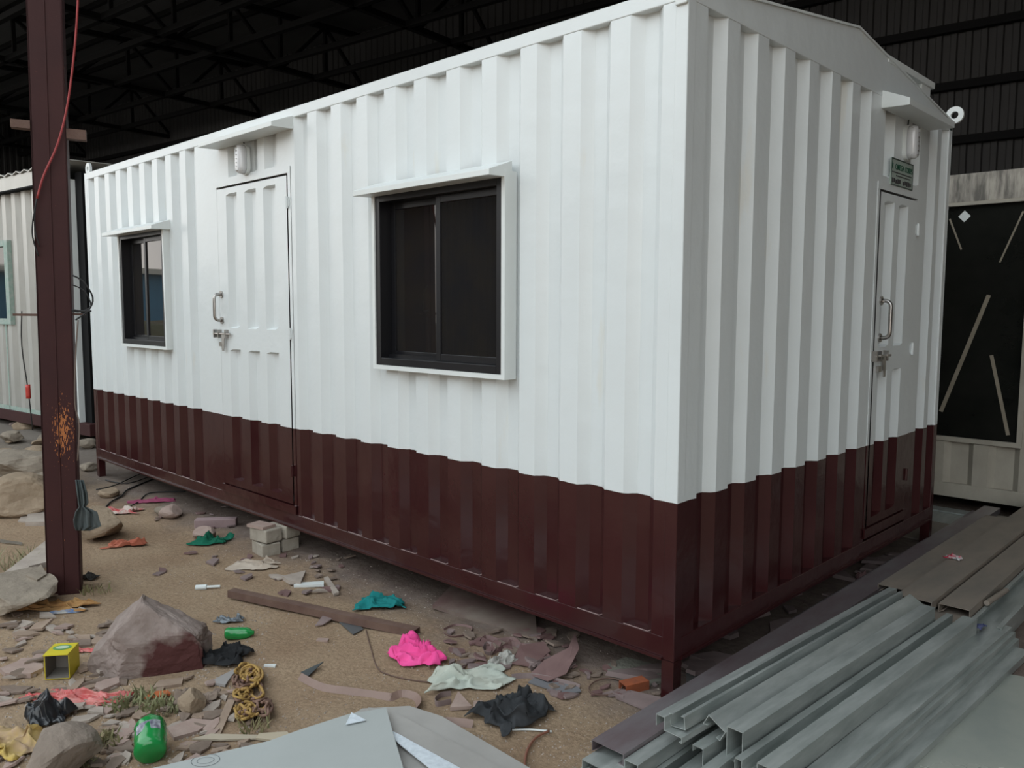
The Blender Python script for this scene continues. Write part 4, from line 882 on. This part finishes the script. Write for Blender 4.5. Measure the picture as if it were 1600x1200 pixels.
K('cloth', 'crumpled black cloth right of the boulder', P(350, 1030), .125, .09, .09, cloth_mat('black_cloth', (.010, .010, .011), (.03, .031, .033)), 17, rz=cam_r, folds=3.4)
K('cloth', 'crumpled dark green cloth beside the pale block stack', P(330, 849), .13, .08, .08, cloth_mat('green_cloth', (.006, .085, .05), (.01, .14, .085)), 19, rz=cam_r, folds=3)
K('cloth', 'off-white floppy cloth before the pale block stack', P(400, 884), .17, .09, .05, cloth_mat('offwhite_cloth', (.33, .26, .20), (.52, .45, .38)), 23, rz=cam_r, folds=3.6)
K('cloth', 'small orange-red rag on the open dirt by the column', P(193, 853), .13, .05, .05, cloth_mat('orange_rag', (.38, .10, .06), (.46, .17, .11)), 29, rz=cam_r+.3, folds=3)
K('cloth', 'red and white rag by the tan rock', P(182, 802), .17, .08, .06, cloth_mat('redwhite_rag', (.50, .09, .09), (.55, .48, .42), sc=12, con=.08), 31, rz=cam_r)
K('cloth', 'thin magenta rag under the far end of the cabin', P(236, 784), .20, .05, .04, cloth_mat('magenta_rag', (.22, .04, .09), (.30, .08, .14)), 37, rz=cam_r+.1)
K('cloth', 'orange-brown netting cloth at the column foot', P(92, 950), .235, .09, .07, cloth_mat('orange_net', (.30, .14, .05), (.40, .24, .10), sc=14), 41, rz=cam_r+.1, folds=4)
K('plastic_scrap', 'blue and white plastic scrap before the orange netting', P(105, 957), .10, .03, .025, cloth_mat('blue_scrap', (.10, .16, .30), (.42, .40, .37), sc=14, con=.1, rough=.5), 43, rz=cam_r+.3, cat='scrap')
redb = mat('torn_red_plastic', (.50, .03, .035), .4, c2=(.58, .22, .19), scale=14, contrast=.14)
K('plastic_bag', 'torn red plastic bag spread over the litter behind the black bag', P(125, 1094), .19, .055, .05, redb, 47, rz=cam_r-.12, cat='bag', folds=4, edge=.7)
K('plastic_bag', 'small red plastic piece between yellow box and boulder', P(140, 1018), .07, .025, .03, redb, 53, rz=cam_r, cat='bag')
K('plastic_bag', 'small torn red plastic end left of the black bag', P(52, 1092), .05, .03, .03, redb, 54, rz=cam_r, cat='bag')
K('plastic_bag', 'shiny black plastic bag with a raised peak at the bottom left', P(78, 1128), .085, .07, .10, mat('black_poly', (.018, .019, .022), .28, spec=.6), 59, rz=cam_r, cat='bag', folds=1.1, peak=.5)
K('cloth', 'yellow stained beige cloth at the bottom left corner', P(22, 1170), .125, .11, .07, cloth_mat('yellow_stain', (.40, .28, .19), (.50, .36, .09), sc=6, con=.12), 61, rz=cam_r, folds=3.4)
K('paper_bag', 'crumpled brown paper bag between rope tangle and boulder', P(308, 1098), .085, .05, .07, cloth_mat('brown_paper', (.22, .17, .135), (.27, .21, .17)), 67, rz=cam_r, cat='bag', folds=2)
K('plastic_scrap', 'grey-blue curled foil scrap above the green bottle behind the boulder', P(360, 972), .07, .035, .05, mat('foil_scrap', (.16, .18, .20), .35, .4), 71, rz=cam_r, cat='scrap')
K('plastic_scrap', 'dark rag lying on the ground right of the column foot', P(138, 905), .06, .05, .06, cloth_mat('dark_rag', (.03, .028, .026), (.05, .045, .04)), 73, rz=cam_r, cat='rag')
K('plastic_scrap', 'red and white plastic tie lying on the rear bundle', Vector((.365, 2.2, .158)), .05, .03, .03, cloth_mat('redwhite_tie', (.45, .03, .06), (.45, .45, .45), sc=25, con=.06), 77, cat='hung')['category'] = 'tie'
K('plastic_scrap', 'blue plastic tie at the end of the rear bundle', Vector((.70, 1.36, .105)), .03, .035, .04, cloth_mat('blue_tie', (.05, .06, .14), (.10, .11, .2)), 79, cat='hung')['category'] = 'tie'
K('plastic_scrap', 'pink twine knot left of the pile under the gable end', P(1352, 907), .06, .04, .05, cloth_mat('pink_twine', (.25, .12, .12), (.12, .10, .10)), 83, cat='hung')['category'] = 'twine'
# rag tied to the column
def rag():
    R2 = rt; V = []; F = []; n = 14
    prof = [(750, 118, 130), (770, 120, 136), (785, 122, 138), (792, 124, 134), (800, 118, 152), (812, 115, 155), (822, 116, 158), (829, 119, 140)]
    for j, (py, xa, xb) in enumerate(prof):
        for i in range(n):
            px = xa+(xb-xa)*i/(n-1); off = -.03-.02*math.sin(i*1.7+j*.4)-.015*math.cos(i*.9)
            V.append(cpt(px, py, off))
    for j in range(len(prof)-1):
        for i in range(n-1): F.append((j*n+i, j*n+i+1, (j+1)*n+i+1, (j+1)*n+i))
    o = V[0].copy(); tag(mk('cloth', [q-o for q in V], F, cloth_mat('slate_rag', (.07, .085, .088), (.13, .15, .15)), loc=o, smooth=True, solid=.004), 'slate grey rag hanging on the right side of the column', 'cloth')
rag()
# rope tangle
rp = random.Random(9); tg = thing('rope_tangle', 'tangled heap of yellow and brown rope strands right of the black cloth', 'rope', P(385, 1078))
YR = mat('yellow_rope', (.42, .27, .07), .8, c2=(.30, .17, .06), scale=25, bump=.3, bscale=200); BR = mat('purple_brown_rope', (.15, .085, .07), .8, c2=(.24, .14, .09), scale=25)
for k in range(46):
    cx, cy = rp.choice([(-8, -12), (-5, 4), (8, -22), (12, 0), (6, 30), (-4, 36), (24, 26), (0, -30)]); r0 = rp.uniform(5, 17); a0 = rp.uniform(0, 6.3); pts = []
    for j in range(9):
        a = a0+j*.85; r = r0*rp.uniform(.5, 1.35); q = P(385+cx+r*math.cos(a), 1078+cy+r*.8*math.sin(a), dz=.008+rp.uniform(0, .04)); pts.append(q-Vector(tg.location))
    MB().tube(smooth_pts(pts, 4), .0055, 6).obj('strand', YR if rp.random() < .55 else BR, tg, smooth=True)
# yellow carton
yb = thing('yellow_box', 'yellow open carton with a green print on its lid, left of the boulder', 'box', P(98, 1052), cam_r+.15)
YE = mat('yellow_card', (.62, .52, .02), .5, c2=(.52, .42, .03), scale=8); IN = mat('grey_inside', (.20, .18, .16), .8)
s_, d_, h_, t_ = .048, .055, .105, .003
for a in ((-s_, -s_+t_, -d_, d_, 0, h_), (s_-t_, s_, -d_, d_, 0, h_)): box('side_panel', YE, yb, *a)
box('bottom_panel', YE, yb, -s_, s_, -d_, d_, 0, t_); box('back_panel', YE, yb, -s_, s_, d_-t_, d_, 0, h_)
tp_ = box('lid_panel', YE, yb, -s_, s_, -d_-.012, d_, h_, h_+t_); box('inner_floor', IN, yb, -s_+t_, s_-t_, -d_, d_-t_, t_, t_*2); box('inner_back', IN, yb, -s_+t_, s_-t_, d_-t_*2, d_-t_, t_*2, h_)
for a in ((-s_+t_, -s_+t_*1.5, -d_+.004, d_-t_*2, t_*2, h_), (s_-t_*1.5, s_-t_, -d_+.004, d_-t_*2, t_*2, h_)): box('inner_side', IN, yb, *a)
V = [(.036*math.cos(2*math.pi*k/24), .026*math.sin(2*math.pi*k/24)+.008, h_+t_+.001) for k in range(24)]; mk('printed_oval', V, [tuple(range(24))], mat('green_print', (.10, .30, .10), .5), yb)
V = [(.026*math.cos(2*math.pi*k/24), .016*math.sin(2*math.pi*k/24)+.008, h_+t_+.0018) for k in range(24)]; mk('printed_oval', V, [tuple(range(24))], mat('pale_print', (.45, .55, .40), .5), yb)
# bottles
def lathe(prof, n=20):
    V = []; F = []
    for r, z in prof:
        for k in range(n): a = 2*math.pi*k/n; V.append((r*math.cos(a), r*math.sin(a), z))
    for j in range(len(prof)-1):
        for k in range(n): F.append((j*n+k, j*n+(k+1) % n, (j+1)*n+(k+1) % n, (j+1)*n+k))
    F.append(tuple(range(n))[::-1]); F.append(tuple((len(prof)-1)*n+k for k in range(n))); return V, F
GB = mat('green_bottle_plastic', (.01, .30, .06), .18, c2=(.03, .38, .10), scale=8, spec=.7, trans=.35)
def bottle(label, p, L, R, rot, lab=True):
    b = thing('plastic_bottle', label, 'bottle', p); b.rotation_euler = rot
    V, F = lathe([(R*.75, 0), (R*.98, .01), (R, .03), (R*.96, L*.3), (R, L*.36), (R, L*.6), (R*.93, L*.66), (R*.97, L*.74), (R*.7, L*.86), (R*.36, L*.94), (R*.34, L)])
    V = [(x*(1+.10*noise.noise(Vector((x*30, y*30, z*18)))), y*(1+.10*noise.noise(Vector((x*30, y*30, z*18+5)))), z) for x, y, z in V]
    mk('body', V, F, GB, b, smooth=True)
    if lab:
        V, F = lathe([(R*1.03, L*.36), (R*1.035, L*.60)]); n = 20; keep = [f for f in F[:20] if f[0] % n in (1, 2, 3, 4, 12, 13, 14, 15, 16)]
        mk('torn_label', V, keep, mat('torn_label', (.09, .08, .13), .4, c2=(.45, .48, .50), scale=30, contrast=.1), b)
        mk('lemon_print', [V[i] for i in (0+2, 3, 23, 22)], [(0, 1, 2, 3)], mat('lemon_print', (.7, .55, .02), .4), b)
p = P(236, 1178, dz=.04); bottle('crushed green plastic bottle with a torn label, at the edge of the pale board', p, .17, .052, (math.radians(-74), 0, YAW+.42))
p = P(352, 990, dz=.028); bottle('small green bottle lying behind the right end of the boulder', p, .13, .028, (math.radians(90), 0, cam_r+math.radians(90)+.1), False)
# weeds and grass
GR = mat('weed_green', (.15, .17, .07), .8, c2=(.30, .28, .16), scale=30); DG = mat('dry_weed', (.30, .24, .13), .8, c2=(.16, .17, .07), scale=20)
def tuft(label, px, py, rad, hgt, n, m, seed, leafy=0):
    r = random.Random(seed); b = MB(); p = P(px, py)
    for _ in range(n):
        a = r.uniform(0, 6.3); d = rad*r.random()**.6; x, y = d*math.cos(a), d*math.sin(a); z = ground(p.x+x, p.y+y)-p.z; h_ = hgt*r.uniform(.4, 1); bx, by = r.gauss(0, .5)*h_, r.gauss(0, .5)*h_; w_ = .0022 if not leafy else .004
        c, s = math.cos(a)*w_, math.sin(a)*w_; n0 = len(b.V)
        b.V += [(x-c, y-s, z), (x+c, y+s, z), (x+c+bx*.5, y+s+by*.5, z+h_*.6), (x-c+bx*.5, y-s+by*.5, z+h_*.6), (x+bx, y+by, z+h_)]
        b.F += [(n0, n0+1, n0+2, n0+3), (n0+3, n0+2, n0+4)]
    return tag(b.obj('weed_tuft', m, loc=p), label, 'weeds')
tuft('green grass tuft at the left edge beside the slabs', 12, 893, .16, .16, 120, GR, 1)
tuft('low green weeds right of the torn red bag', 205, 1100, .09, .05, 150, GR, 2, 1)
tuft('low green weeds below the boulder by the orange piece', 260, 1105, .08, .05, 140, GR, 3, 1)
tuft('dry weeds along the bottom left stone block', 160, 1165, .06, .05, 110, DG, 4, 1)
tuft('dry straw beside the rope tangle foot', 400, 1140, .05, .06, 40, DG, 5)
tuft('dry straw by the column foot right side', 150, 925, .08, .05, 60, DG, 6)
tuft('green sprigs at the foot of the bottom left stone block', 120, 1195, .05, .05, 50, GR, 8, 1)
q = P(232, 1092); slab('orange_piece', 'curved orange plastic piece in the weeds below the boulder', [(226, 1098), (236, 1086), (262, 1082), (268, 1088), (246, 1092)], .008, mat('orange_plastic', (.45, .12, .04), .5), .006, cat='scrap')
